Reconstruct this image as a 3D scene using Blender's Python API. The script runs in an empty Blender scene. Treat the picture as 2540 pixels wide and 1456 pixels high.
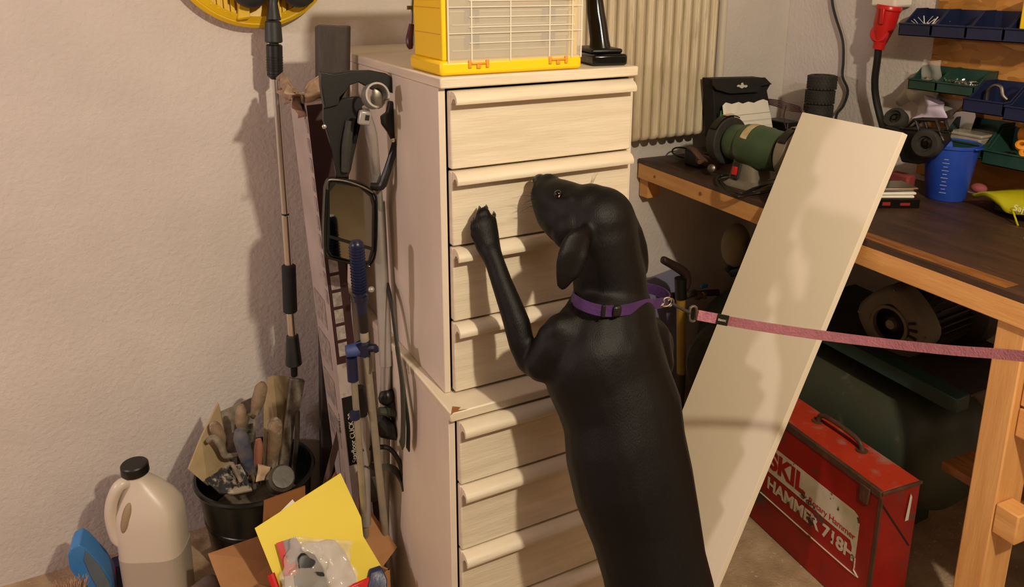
import bpy, bmesh, math, random
from mathutils import Vector, Matrix, noise
V = Vector
random.seed(7)
C = bpy.context.scene.collection
PI = math.pi

# ------------------------------------------------------------------ camera
FPX, CX, CY = 1951.5, 1259.0, 458.0
CAM = V((0, 0, 1.45))
PITCH, YAW = math.radians(14.564), math.radians(27.58)
FW = V((math.sin(YAW) * math.cos(PITCH), math.cos(YAW) * math.cos(PITCH), -math.sin(PITCH)))
RT = V((math.cos(YAW), -math.sin(YAW), 0))
UP = RT.cross(FW)
cd = bpy.data.cameras.new('camera')
cam = bpy.data.objects.new('camera', cd)
C.objects.link(cam)
cd.sensor_width = 36.0
cd.lens = FPX / 2540 * 36.0
cd.shift_x = (1270 - CX) / 2540
cd.shift_y = -(728 - CY) / 2540
cd.clip_start = 0.02
rm = Matrix((RT, UP, -FW)).transposed().to_4x4()
cam.matrix_world = Matrix.Translation(CAM) @ rm
bpy.context.scene.camera = cam

# ------------------------------------------------------------------ world, lights, exposure
sc = bpy.context.scene
sc.view_settings.view_transform = 'Standard'
sc.view_settings.look = 'None'
sc.view_settings.gamma = 1.0
sc.view_settings.use_curve_mapping = False
sc.view_settings.exposure = 0.0
w = bpy.data.worlds.new('world')
sc.world = w
w.use_nodes = True
w.node_tree.nodes['Background'].inputs[0].default_value = (0.9, 0.75, 0.6, 1)
w.node_tree.nodes['Background'].inputs[1].default_value = 0.02

def lamp(name, loc, power, col, radius):
    l = bpy.data.lights.new(name, 'POINT')
    l.energy = power
    l.color = col
    l.shadow_soft_size = radius
    o = bpy.data.objects.new(name, l)
    o.location = loc
    C.objects.link(o)
    return o
lamp('ceiling_bulb_light', (0.66, -0.42, 2.12), 134, (1.0, 0.86, 0.65), 0.035)
lamp('side_lamp_light', (-2.3, 0.95, 1.80), 92, (1.0, 0.79, 0.80), 0.075)

# ------------------------------------------------------------------ pixel helper (a pixel's ray met with a plane)
def ray(px, py):
    return FW + RT * ((px - CX) / FPX) - UP * ((py - CY) / FPX)
def at(px, py, x=None, y=None, z=None):
    d = ray(px, py)
    if x is not None: t = (x - CAM.x) / d.x
    elif y is not None: t = (y - CAM.y) / d.y
    else: t = (z - CAM.z) / d.z
    return CAM + d * t
def atp(px, py, P, n):
    d = ray(px, py)
    return CAM + d * ((P - CAM).dot(n) / d.dot(n))
def pxm(p):
    return (p - CAM).dot(FW) / FPX        # metres per pixel at p

# ------------------------------------------------------------------ materials
def lin(h):
    h = h.lstrip('#')
    r = []
    for i in (0, 2, 4):
        c = int(h[i:i + 2], 16) / 255
        r.append(c / 12.92 if c <= .04045 else ((c + .055) / 1.055) ** 2.4)
    return (*r, 1)
MATS = {}
def mat(name, c1, c2=None, scale=8, rough=.5, bump=0, bscale=60, metal=0, stretch=(1, 1, 1), spots=None, spotscale=20,
        spotlo=.62, spothi=.66, sheen=0, spec=.5, detail=4, trans=0, coat=0, bstretch=None):
    m = bpy.data.materials.new(name)
    m.use_nodes = True
    nt = m.node_tree
    N, L = nt.nodes, nt.links
    b = N['Principled BSDF']
    b.inputs['Roughness'].default_value = rough
    b.inputs['Metallic'].default_value = metal
    b.inputs['Specular IOR Level'].default_value = spec
    if coat: b.inputs['Coat Weight'].default_value = coat
    if sheen:
        b.inputs['Sheen Weight'].default_value = sheen
        b.inputs['Sheen Roughness'].default_value = .4
    if trans: b.inputs['Transmission Weight'].default_value = trans
    tc = N.new('ShaderNodeTexCoord')
    mp = N.new('ShaderNodeMapping')
    mp.inputs['Scale'].default_value = stretch
    L.new(tc.outputs['Object'], mp.inputs[0])
    col = lin(c1)
    b.inputs['Base Color'].default_value = col
    out = None
    if c2:
        n = N.new('ShaderNodeTexNoise')
        n.inputs['Scale'].default_value = scale
        n.inputs['Detail'].default_value = detail
        n.inputs['Roughness'].default_value = .6
        L.new(mp.outputs[0], n.inputs['Vector'])
        cr = N.new('ShaderNodeValToRGB')
        cr.color_ramp.elements[0].position = .35
        cr.color_ramp.elements[1].position = .65
        cr.color_ramp.elements[0].color = lin(c1)
        cr.color_ramp.elements[1].color = lin(c2)
        L.new(n.outputs['Fac'], cr.inputs[0])
        out = cr.outputs[0]
    if spots:
        n2 = N.new('ShaderNodeTexNoise')
        n2.inputs['Scale'].default_value = spotscale
        n2.inputs['Detail'].default_value = 6
        n2.inputs['Roughness'].default_value = .65
        L.new(mp.outputs[0], n2.inputs['Vector'])
        c2r = N.new('ShaderNodeValToRGB')
        c2r.color_ramp.elements[0].position = spotlo
        c2r.color_ramp.elements[1].position = spothi
        L.new(n2.outputs['Fac'], c2r.inputs[0])
        mx = N.new('ShaderNodeMix')
        mx.data_type = 'RGBA'
        L.new(c2r.outputs[0], mx.inputs[0])
        mx.inputs[6].default_value = col
        mx.inputs[7].default_value = lin(spots)
        if out: L.new(out, mx.inputs[6])
        out = mx.outputs[2]
    if out: L.new(out, b.inputs['Base Color'])
    if bump:
        n3 = N.new('ShaderNodeTexNoise')
        n3.inputs['Scale'].default_value = bscale
        n3.inputs['Detail'].default_value = 5
        if bstretch:
            mp2 = N.new('ShaderNodeMapping')
            mp2.inputs['Scale'].default_value = bstretch
            L.new(tc.outputs['Object'], mp2.inputs[0])
            L.new(mp2.outputs[0], n3.inputs['Vector'])
        else:
            L.new(mp.outputs[0], n3.inputs['Vector'])
        bp = N.new('ShaderNodeBump')
        bp.inputs['Strength'].default_value = bump
        bp.inputs['Distance'].default_value = .004
        L.new(n3.outputs['Fac'], bp.inputs['Height'])
        L.new(bp.outputs[0], b.inputs['Normal'])
    MATS[name] = m
    return m
def clear(name, tint, alpha, rough=.15):
    m = bpy.data.materials.new(name)
    m.use_nodes = True
    b = m.node_tree.nodes['Principled BSDF']
    b.inputs['Base Color'].default_value = lin(tint)
    b.inputs['Roughness'].default_value = rough
    b.inputs['Alpha'].default_value = alpha
    MATS[name] = m
    return m

PLASTER = mat('plaster', '#d3cac3', '#c9c0b9', 3, .7, .6, 95, spec=.35)
DARKWALL = mat('dull_paint', '#6e665c', rough=.8)
FLOOR = mat('concrete', '#b29a7c', '#94795c', 9, .85, .6, 140, spots='#cdb798', spotscale=60, spotlo=.6, spothi=.7)
CEIL = mat('ceiling_paint', '#8f877c', rough=.8)
CHEST = mat('painted_wood', '#dfd2bb', '#d3c5ad', 5, .42, .22, 18, stretch=(1.2, 1.2, 14), spots='#8a7658', spotscale=45, spotlo=.74, spothi=.78)
CHESTSIDE = mat('painted_panel', '#dccfbd', '#d2c4b2', 3, .5, .12, 40, stretch=(2, 2, 1))
CHIP = mat('chipped_wood', '#a0673a', '#8c5528', 40, .7)
CHESTIN = mat('drawer_gap', '#3a2f28', rough=.8)
YEL = mat('yellow_plastic', '#f6cb06', rough=.38, bump=.05, bscale=200)
YEL2 = mat('yellow_shell', '#e8c21c', '#dcb210', 8, .4, .05)
AMBER = mat('amber_clip', '#d9952f', rough=.3)
CLEAR = clear('clear_plastic', '#e6dcc8', .32, .12)
CLEAR2 = clear('clear_tray', '#d6ccb6', .42, .2)
CLEARRIM = clear('clear_rim', '#f2ead6', .75, .1)
BAG = clear('thin_film', '#e8e2da', .20, .10)
LATCH = mat('blue_latch', '#1f3c66', rough=.4)
BLK = mat('black_plastic', '#0d0d0b', rough=.42, bump=.05, bscale=150)
BLKG = mat('glossy_black', '#0b0b0a', rough=.18)
RUBBER = mat('rubber', '#24221d', '#2f2c25', 30, .75, .2, 150)
FOAM = mat('foam_grip', '#2b2d2b', rough=.85, bump=.2, bscale=300)
GREYP = mat('grey_plastic', '#2b2d2b', '#242624', 20, .5)
CHROME = mat('polished_steel', '#dcd8d0', rough=.27, metal=1)
STEEL = mat('dull_steel', '#8e887c', '#6e685d', 20, .42, .1, metal=.9)
ALU = mat('grey_aluminium', '#a8a29c', '#98928c', 10, .35, metal=.35)
POLE = mat('painted_pole', '#8f8878', '#a39a86', 14, .45, metal=.3)
RAD = mat('radiator_enamel', '#d9ccb0', '#c8b898', 4, .45, .12, 30, stretch=(6, 6, 1), spots='#7d6644', spotscale=7, spotlo=.55, spothi=.85)
WHITEP = mat('white_plastic', '#e4dfd4', rough=.4)
PIPEW = mat('painted_pipe', '#d4c9b8', rough=.5)
RED = mat('red_plastic', '#c41e1e', rough=.3)
CABLE = mat('cable_sheath', '#151412', rough=.5)
PINE = mat('pine', '#d9a262', '#c98f50', 5, .55, .15, 30, stretch=(9, .8, 9), spots='#8a5224', spotscale=3, spotlo=.74, spothi=.78)
PINEV = mat('pine_upright', '#dba566', '#c99052', 5, .55, .15, 30, stretch=(9, 9, .8), spots='#8a5224', spotscale=3, spotlo=.74, spothi=.78)
BENCH = mat('dark_bench_wood', '#4a3222', '#33231a', 6, .5, .25, 40, stretch=(7, 1, 7), spots='#70502f', spotscale=5, spotlo=.63, spothi=.72)
OLDPLY = mat('worn_plywood', '#95602a', '#6f431d', 12, .55, .2, 50, stretch=(6, 1, 1))
BOARDW = mat('white_board', '#efe4cf', rough=.35, bump=.06, bscale=400, spots='#c8b593', spotscale=30, spotlo=.76, spothi=.78)
EDGEW = mat('board_edge', '#d9c8b0', rough=.5)
REDM = mat('red_enamel', '#9c1208', '#7e0c05', 6, .45, .1, 40, spots='#4a3a2c', spotscale=11, spotlo=.60, spothi=.66)
REDT = mat('scuffed_red_enamel', '#b83a22', '#a82c16', 7, .5, .15, 40, spots='#9b7a70', spotscale=9, spotlo=.53, spothi=.68)
RUST = mat('rusty_trim', '#5a3a28', '#3f2c22', 30, .6, .3, 80)
LABELW = mat('worn_label', '#cabfa6', '#b5a98f', 15, .6, spots='#3a2c22', spotscale=22, spotlo=.60, spothi=.63)
GRN = mat('green_enamel', '#3f5238', '#354830', 12, .42, .15, 60, spots='#8c8a60', spotscale=9, spotlo=.68, spothi=.8)
DKGRN = mat('dark_green_tank', '#2c3a30', '#3a3c2c', 5, .5, .1, spots='#6d6a58', spotscale=7, spotlo=.62, spothi=.8)
TEAL = mat('teal_enamel', '#23443c', '#1d3a33', 6, .5)
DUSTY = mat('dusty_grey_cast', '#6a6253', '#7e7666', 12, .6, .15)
MOTOR = mat('dark_motor', '#2a221c', '#382d24', 20, .6)
STONE = mat('grinding_stone', '#5d5750', '#4b4640', 60, .9, .4, 200)
PAPER = mat('paper', '#e2ddd0', rough=.8, bump=.1, bscale=40)
TAPE = mat('masking_tape', '#cdbd94', '#a89068', 20, .7, .1)
LINE = mat('ruled_ink', '#8f8c84', rough=.8)
BLUEB = mat('blue_bin', '#141c3c', '#1a2242', 14, .4, .05)
GRNB = mat('green_bin', '#1c3a30', '#24463a', 14, .4, .05)
BLUEC = mat('blue_bucket_plastic', '#1c3fa8', '#2950b4', 6, .38, .1, spots='#8f9ab8', spotscale=12, spotlo=.66, spothi=.8)
SCALE = mat('scale_ink', '#c9cfe0', rough=.6)
LIME = mat('lime_plastic', '#b8b40e', '#a39f0c', 8, .45)
ORANGE = mat('orange_plastic', '#d98a1c', rough=.4)
BROWN = mat('brown_cardboard', '#b08055', '#a37349', 12, .75, .15, 60)
BROWND = mat('brown_cardboard_inside', '#8a5626', '#7c4b1f', 12, .75)
YSHEET = mat('yellow_sheet', '#ecd646', '#e6cf3e', 4, .55)
CARTON = mat('printed_carton', '#b9aca4', '#a3958e', 6, .5, spots='#6f6062', spotscale=9, spotlo=.6, spothi=.68)
MAROON = mat('maroon_print', '#2c1112', '#34181a', 8, .45)
TORN = mat('torn_paper', '#8a6a55', '#b09a82', 14, .85, .4, 60)
PHOTO = mat('printed_photo', '#a99f96', '#7a6f68', 60, .5)
DPLANK = mat('weathered_plank', '#4d4440', '#3b3431', 5, .7, .3, 30, stretch=(10, 10, .6), spots='#8a7e74', spotscale=14, spotlo=.66, spothi=.72)
BLUEG = mat('blue_grip', '#08102c', '#0b173c', 10, .35, .1)
BLUEG2 = mat('dusty_blue', '#3a4a78', '#20346e', 30, .6)
MIRROR = mat('mirror_glass', '#8a8a82', rough=.06, metal=1)
OLIVE = mat('olive_webbing', '#3b382a', '#2e2c22', 30, .7, .3, 200)
BRNSTRAP = mat('brown_strap', '#5c4a40', rough=.7)
BUCKET = mat('black_bucket', '#10140f', rough=.3, bump=.05)
HANDLEW = mat('dusty_wood', '#8f7a62', '#6f5a44', 24, .75, .4, 80, spots='#b5a893', spotscale=22, spotlo=.52, spothi=.66)
HANDLEB = mat('dusty_blue_wood', '#3a4668', '#6e6557', 30, .7, .3, 80)
CRUST = mat('plaster_crusted_steel', '#8f8371', '#4e463b', 22, .75, .5, 70, spots='#1d1a17', spotscale=14, spotlo=.6, spothi=.66)
CRUSTL = mat('plastered_sheet', '#a8946f', '#937f5d', 14, .8, .3, 60, spots='#c9a983', spotscale=5, spotlo=.55, spothi=.62)
JUG = mat('milky_plastic', '#cfc2b2', rough=.35, bump=.03)
LIQ = mat('clouded_liquid', '#b0a494', rough=.35)
LBLUE = mat('light_blue_plastic', '#3f7fc0', '#356fae', 6, .25, .1)
BRISTLE = mat('bristle', '#c9a58c', '#a07a5e', 40, .8)
NAVY = mat('navy_print', '#1a1f45', rough=.4)
PURPLE = mat('purple_webbing', '#4b2a66', '#3d2254', 30, .6, .3, 200)
PINK = mat('pink_webbing', '#a2646c', '#935a62', 60, .6, .4, 260)
FUR = mat('black_fur', '#0b0705', '#060403', 10, .52, .2, 300, bstretch=(1.8, 1.8, .4), spec=.22)
SKIN = mat('dog_nose', '#0a0908', rough=.35, bump=.3, bscale=400)
CLAW = mat('claw', '#1a1613', rough=.3)
EYE = mat('dog_eye', '#050302', rough=.12)
GLOVE = mat('white_knit', '#d8d0c8', '#c6beb6', 40, .8, .3, 200)
COPPER = mat('brass', '#8a6a3a', rough=.4, metal=.8)
YTUBE = mat('ochre_tube', '#a5842a', '#8f7022', 8, .5)
BLUEGREY = mat('blue_grey_panel', '#7d7a94', rough=.5)
GRIPR = mat('brown_grip', '#2e1d1a', rough=.5)
CREAMC = mat('cream_cover', '#8f8468', '#7b7158', 10, .6)
MAP_WHITE = mat('emblem_white', '#c8c4b4', rough=.6)

def osb():
    m = bpy.data.materials.new('oriented_strand_board')
    m.use_nodes = True
    nt = m.node_tree
    N, L = nt.nodes, nt.links
    b = N['Principled BSDF']
    b.inputs['Roughness'].default_value = .6
    tc = N.new('ShaderNodeTexCoord')
    mp = N.new('ShaderNodeMapping')
    mp.inputs['Scale'].default_value = (1, 1, 2.2)
    nz = N.new('ShaderNodeTexNoise')
    nz.inputs['Scale'].default_value = 8
    ad = N.new('ShaderNodeMixRGB')
    ad.inputs[0].default_value = .12
    L.new(tc.outputs['Object'], mp.inputs[0])
    L.new(mp.outputs[0], nz.inputs['Vector'])
    L.new(mp.outputs[0], ad.inputs[1])
    L.new(nz.outputs['Color'], ad.inputs[2])
    vo = N.new('ShaderNodeTexVoronoi')
    vo.inputs['Scale'].default_value = 26
    L.new(ad.outputs[0], vo.inputs['Vector'])
    cr = N.new('ShaderNodeValToRGB')
    cr.color_ramp.elements[0].color = lin('#8f5c24')
    cr.color_ramp.elements[1].color = lin('#c9924c')
    e = cr.color_ramp.elements.new(.5)
    e.color = lin('#b07832')
    L.new(vo.outputs['Color'], cr.inputs[0])
    L.new(cr.outputs[0], b.inputs['Base Color'])
    bp = N.new('ShaderNodeBump')
    bp.inputs['Strength'].default_value = .3
    bp.inputs['Distance'].default_value = .002
    L.new(vo.outputs['Distance'], bp.inputs['Height'])
    L.new(bp.outputs[0], b.inputs['Normal'])
    return m
OSB = osb()

# ------------------------------------------------------------------ object helpers
WORLD = {}
def thing(name, label, cat, loc=(0, 0, 0), rot=None, group=None):
    o = bpy.data.objects.new(name, None)
    o.empty_display_size = .05
    C.objects.link(o)
    M = Matrix.Translation(V(loc)) @ (rot.to_4x4() if rot is not None else Matrix())
    o.matrix_world = M
    WORLD[o] = M
    o['label'] = label
    o['category'] = cat
    if group: o['group'] = group
    return o
def tag(o, label, cat, group=None):
    o['label'] = label
    o['category'] = cat
    if group: o['group'] = group
    return o
def obj(name, bm, m, parent=None, world=True, bevel=0, smooth=35, label=None, kind=None, solid=0, sub=0, origin=None):
    """link bm as one mesh; world=True: vertices are in world space and are moved into the parent's frame"""
    bmesh.ops.recalc_face_normals(bm, faces=bm.faces)
    me = bpy.data.meshes.new(name)
    o = bpy.data.objects.new(name, me)
    C.objects.link(o)
    if parent is not None:
        o.parent = parent
        PM = WORLD[parent]
        if world: bm.transform(PM.inverted())
        WORLD[o] = PM
    else:
        if origin is None:
            lo = V((min(v.co.x for v in bm.verts), min(v.co.y for v in bm.verts), min(v.co.z for v in bm.verts)))
            hi = V((max(v.co.x for v in bm.verts), max(v.co.y for v in bm.verts), max(v.co.z for v in bm.verts)))
            origin = V(((lo.x + hi.x) / 2, (lo.y + hi.y) / 2, lo.z))
        origin = V(origin)
        bm.transform(Matrix.Translation(-origin))
        o.location = origin
        WORLD[o] = Matrix.Translation(origin)
    bm.to_mesh(me)
    bm.free()
    if isinstance(m, (list, tuple)):
        for k in m: me.materials.append(k)
    else: me.materials.append(m)
    if smooth:
        me.polygons.foreach_set('use_smooth', [True] * len(me.polygons))
        me.set_sharp_from_angle(angle=math.radians(smooth))
    if bevel:
        md = o.modifiers.new('bevel', 'BEVEL')
        md.width = bevel
        md.segments = 2
        md.limit_method = 'ANGLE'
    if solid:
        md = o.modifiers.new('solid', 'SOLIDIFY')
        md.thickness = solid
        md.offset = 0
    if sub:
        md = o.modifiers.new('sub', 'SUBSURF')
        md.levels = sub
        md.render_levels = sub
    if label: o['label'] = label
    if kind: o['kind'] = kind
    return o
def B(): return bmesh.new()
def frame(o, z, x=(1, 0, 0)):
    z = V(z).normalized()
    x = V(x)
    y = z.cross(x)
    if y.length < 1e-5: y = z.cross(V((0, 1, .01)))
    y.normalize()
    x = y.cross(z)
    M = Matrix((x, y, z)).transposed().to_4x4()
    return Matrix.Translation(V(o)) @ M
def box(bm, lo, hi, M=None):
    lo, hi = V(lo), V(hi)
    vs = [bm.verts.new((x, y, z)) for x in (lo.x, hi.x) for y in (lo.y, hi.y) for z in (lo.z, hi.z)]
    for f in ((0, 1, 3, 2), (4, 6, 7, 5), (0, 4, 5, 1), (2, 3, 7, 6), (0, 2, 6, 4), (1, 5, 7, 3)):
        bm.faces.new([vs[i] for i in f])
    if M is not None: bmesh.ops.transform(bm, matrix=M, verts=vs)
    return bm
def cbox(bm, c, s, M=None):
    c, s = V(c), V(s) / 2
    return box(bm, c - s, c + s, M)
def ring_loft(bm, rings, cap=True, closed=False):
    R = [[bm.verts.new(p) for p in r] for r in rings]
    n = len(R[0])
    K = len(R) if closed else len(R) - 1
    for i in range(K):
        a, b = R[i], R[(i + 1) % len(R)]
        for j in range(n):
            bm.faces.new((a[j], a[(j + 1) % n], b[(j + 1) % n], b[j]))
    if cap and not closed:
        bm.faces.new(R[0][::-1])
        bm.faces.new(R[-1])
    return bm
def spline(pts, n=6, closed=False):
    P = [V(p) for p in pts]
    out = []
    m = len(P)
    rng = m if closed else m - 1
    for i in range(rng):
        p1, p2 = P[i], P[(i + 1) % m]
        p0 = P[i - 1] if (i > 0 or closed) else p1 * 2 - p2
        p3 = P[(i + 2) % m] if (i + 2 < m or closed) else p2 * 2 - p1
        for k in range(n):
            t = k / n
            out.append(.5 * ((2 * p1) + (p2 - p0) * t + (2 * p0 - 5 * p1 + 4 * p2 - p3) * t * t + (-p0 + 3 * p1 - 3 * p2 + p3) * t ** 3))
    if not closed: out.append(P[-1])
    return out
def tube(bm, pts, r, n=10, sm=0, closed=False, cap=True, flat=None):
    """tube through pts; r number or list; sm>0 splines it"""
    rs = list(r) if isinstance(r, (list, tuple)) else [r] * len(pts)
    P = [V(p) for p in pts]
    if sm:
        Q = spline(P, sm, closed)
        rr = []
        for i in range(len(Q)):
            f = i / sm
            a = int(f) % len(rs)
            b = (a + 1) % len(rs) if closed else min(a + 1, len(rs) - 1)
            rr.append(rs[a] * (1 - f % 1) + rs[b] * (f % 1))
        P, rs = Q, rr
    rings = []
    prev = None
    for i, p in enumerate(P):
        if closed: t = P[(i + 1) % len(P)] - P[i - 1]
        else: t = P[min(i + 1, len(P) - 1)] - P[max(i - 1, 0)]
        t.normalize()
        if prev is None:
            a = V((0, 0, 1)) if abs(t.z) < .9 else V((1, 0, 0))
            u = t.cross(a).normalized()
        else:
            u = (prev - t * prev.dot(t)).normalized()
        prev = u
        v = t.cross(u)
        fl = flat or 1
        rings.append([p + (u * math.cos(2 * PI * k / n) + v * math.sin(2 * PI * k / n) * fl) * rs[i] for k in range(n)])
    return ring_loft(bm, rings, cap, closed)
def rod(bm, a, b, r, r2=None, n=14):
    return tube(bm, [a, b], [r, r if r2 is None else r2], n)
def lathe(bm, prof, M=None, n=28, closed=False, a0=0, a1=2 * PI):
    full = abs(a1 - a0 - 2 * PI) < 1e-6
    K = n if full else n + 1
    vs = []
    rings = []
    for r, z in prof:
        ring = [bm.verts.new((r * math.cos(a0 + (a1 - a0) * k / n), r * math.sin(a0 + (a1 - a0) * k / n), z)) for k in range(K)] if r > 1e-6 else [bm.verts.new((0, 0, z))]
        rings.append(ring)
        vs += ring
    seq = list(zip(rings, rings[1:]))
    if closed: seq.append((rings[-1], rings[0]))
    for a, b in seq:
        rg = range(n if not full else K)
        for k in rg:
            k2 = (k + 1) % K
            if len(a) == 1 and len(b) == 1: continue
            if len(a) == 1: bm.faces.new((a[0], b[k2], b[k]))
            elif len(b) == 1: bm.faces.new((a[k], a[k2], b[0]))
            else: bm.faces.new((a[k], a[k2], b[k2], b[k]))
    if not closed:
        for ring, rev in ((rings[0], True), (rings[-1], False)):
            if len(ring) > 2 and full:
                bm.faces.new(ring[::-1] if rev else ring)
    if M is not None: bmesh.ops.transform(bm, matrix=M, verts=vs)
    return bm
def prism(bm, poly, vec, M=None):
    """polygon (3D points) swept by vec"""
    a = [V(p) for p in poly]
    if M is not None:
        a = [M @ p for p in a]
        vec = M.to_3x3() @ V(vec)
    vec = V(vec)
    A = [bm.verts.new(p) for p in a]
    Bv = [bm.verts.new(p + vec) for p in a]
    n = len(A)
    fa = bm.faces.new(A[::-1])
    fb = bm.faces.new(Bv)
    for i in range(n):
        bm.faces.new((A[i], A[(i + 1) % n], Bv[(i + 1) % n], Bv[i]))
    bmesh.ops.triangulate(bm, faces=[fa, fb])
    return bm
def ball(bm, c, r, M=None, sub=2):
    rv = V((r, r, r)) if isinstance(r, (int, float)) else V(r)
    T = Matrix.Translation(V(c)) @ (M.to_4x4() if M is not None else Matrix()) @ Matrix.Diagonal((*rv, 1))
    bmesh.ops.create_icosphere(bm, subdivisions=sub, radius=1, matrix=T)
    return bm
def ribbon(bm, pts, width, thick, wdir, sm=6, closed=False):
    """flat strap along pts with its width along wdir (vector or list)"""
    P = spline(pts, sm, closed)
    W = wdir if isinstance(wdir, list) else [wdir] * len(pts)
    ws = width if isinstance(width, list) else [width] * len(pts)
    rings = []
    for i, p in enumerate(P):
        f = i / sm
        a = int(f) % len(W)
        b = (a + 1) % len(W) if closed else min(a + 1, len(W) - 1)
        wd = V(W[a]).lerp(V(W[b]), f % 1)
        wv = ws[a] * (1 - f % 1) + ws[b] * (f % 1)
        if closed: t = (P[(i + 1) % len(P)] - P[i - 1]).normalized()
        else: t = (P[min(i + 1, len(P) - 1)] - P[max(i - 1, 0)]).normalized()
        wd = (wd - t * wd.dot(t)).normalized()
        nn = t.cross(wd)
        rings.append([p + wd * wv / 2 + nn * thick / 2, p - wd * wv / 2 + nn * thick / 2, p - wd * wv / 2 - nn * thick / 2, p + wd * wv / 2 - nn * thick / 2])
    return ring_loft(bm, rings, not closed, closed)
def text(bm, s, size, M, ext=.0004, spacing=1.0, bold=0):
    cu = bpy.data.curves.new('t', 'FONT')
    cu.body = s
    cu.size = size
    cu.extrude = ext
    cu.offset = bold
    cu.space_character = spacing
    to = bpy.data.objects.new('t', cu)
    C.objects.link(to)
    dg = bpy.context.evaluated_depsgraph_get()
    me = bpy.data.meshes.new_from_object(to.evaluated_get(dg))
    me.transform(M)
    bm.from_mesh(me)
    bpy.data.meshes.remove(me)
    bpy.data.objects.remove(to)
    bpy.data.curves.remove(cu)
    return bm
def crumple(bm, corners, n, amp, seed=0, freq=14):
    """crumpled sheet spanned by four corners"""
    a, b, c, d = [V(p) for p in corners]
    nn = (b - a).cross(d - a).normalized()
    G = []
    for i in range(n + 1):
        row = []
        for j in range(n + 1):
            u, v = i / n, j / n
            p = (a * (1 - u) + b * u) * (1 - v) + (d * (1 - u) + c * u) * v
            p = p + nn * amp * noise.noise(p * freq + V((seed, 0, 0))) * 2 + (b - a) * .12 * noise.noise(p * freq * .8 + V((0, seed, 9)))
            row.append(bm.verts.new(p))
        G.append(row)
    for i in range(n):
        for j in range(n):
            bm.faces.new((G[i][j], G[i + 1][j], G[i + 1][j + 1], G[i][j + 1]))
    return bm
def struct(name, bm, m, **k):
    o = obj(name, bm, m, smooth=0, origin=(0, 0, 0), **k)
    o['kind'] = 'structure'
    return o

# ------------------------------------------------------------------ the room
YB, XR = 2.025, 2.16
XL, YF, ZC = -2.9, -2.6, 2.45
def wallgrid(bm, lo, hi, axis, n1, n2, amp):
    pass
struct('floor', box(B(), (XL, YF, -.08), (XR, YB, 0)), FLOOR)
struct('ceiling', box(B(), (XL, YF, ZC), (XR, YB, ZC + .08)), CEIL)
struct('wall_back', box(B(), (XL, YB, -.08), (XR + .1, YB + .1, ZC + .08)), PLASTER)
struct('wall_right', box(B(), (XR, YF, -.08), (XR + .1, YB, ZC + .08)), PLASTER)
struct('wall_left', box(B(), (XL - .1, YF, -.08), (XL, YB + .1, ZC + .08)), DARKWALL)
struct('wall_front', box(B(), (XL - .1, YF - .1, -.08), (XR + .1, YF, ZC + .08)), DARKWALL)

# ------------------------------------------------------------------ drawer chests
def handle_profile(z0):
    # (depth out of the front, z) profile of the curled top rail of a drawer
    return [(0, z0), (.012, z0 - .001), (.019, z0 - .005), (.0240, z0 - .011), (.0250, z0 - .0165), (.0235, z0 - .021), (.0205, z0 - .022),
            (.0195, z0 - .0185), (.018, z0 - .0135), (.012, z0 - .0115), (.006, z0 - .014), (.002, z0 - .0205), (0, z0 - .0225)]
def chest(name, label, x0, x1, yf, yb, ztop, zbot, seams, ztopdrawer):
    t = thing(name, label, 'chest of drawers', ((x0 + x1) / 2, (yf + yb) / 2, zbot))
    tb = B()
    box(tb, (x0, yf, ztop - .0195), (x1, yb, ztop))
    obj('top_board', tb, CHEST, t, bevel=.003)
    for a, b_ in ((x0 + .001, x0 + .014), (x1 - .014, x1 - .001)):
        obj('side_panel', box(B(), (a, yf + .013, zbot), (b_, yb, ztop - .0196)), CHESTSIDE, t, bevel=.0015)
    obj('back_panel', box(B(), (x0 + .0145, yb - .006, zbot + .002), (x1 - .0145, yb - .001, ztop - .02)), CHESTSIDE, t, smooth=0)
    obj('base_rail', box(B(), (x0 + .0145, yf + .03, zbot), (x1 - .0145, yf + .045, seams[-1] - .002)), CHESTIN, t, smooth=0)
    yd = yf - .001
    prev = ztopdrawer
    for s in seams:
        d = box(B(), (x0 + .0175, yd, s + .002), (x1 - .0135, yd + .018, prev - .002))
        dr = obj('drawer', d, CHEST, t, bevel=.0025)
        obj('drawer_box', box(B(), (x0 + .024, yd + .0185, s + .012), (x1 - .024, yb - .05, prev - .022)), CHESTIN, dr, smooth=0)
        zt = prev - .0015
        pr = [(x0 + .0185, yd - .0002 - dy, z) for dy, z in handle_profile(zt)]
        obj('drawer_handle', prism(B(), pr, (x1 - x0 - .040, 0, 0)), CHEST, dr, smooth=40)
        prev = s
    return t
UP_X0, UP_X1, UP_Y = .523, .942, 1.25
chest('upper_drawer_chest', 'white painted four drawer chest stacked on top of another, yellow case on it', UP_X0, UP_X1, UP_Y, 1.985, 1.288, .6815,
      [1.1225, .979, .8305, .6845], 1.2655)
LO_X0, LO_X1, LO_Y = .505, .934, 1.192
chest('lower_drawer_chest', 'white painted drawer chest standing on the floor under the other chest', LO_X0, LO_X1, LO_Y, 1.985, .681, 0.0,
      [.523, .378, .234, .09], .659)
lc = bpy.data.objects['lower_drawer_chest']
pc = B()
prism(pc, [at(1119, 1030, z=.6815), at(1122, 1008, z=.6815), at(1142, 1010, z=.6815), at(1136, 1018, z=.6815), at(1160, 1014, z=.6815), at(1126, 1023, z=.6815)], (0, 0, .0003))
obj('paint_chip', pc, CHIP, lc, smooth=0, label='bare brown wood where the paint is chipped off')

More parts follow.
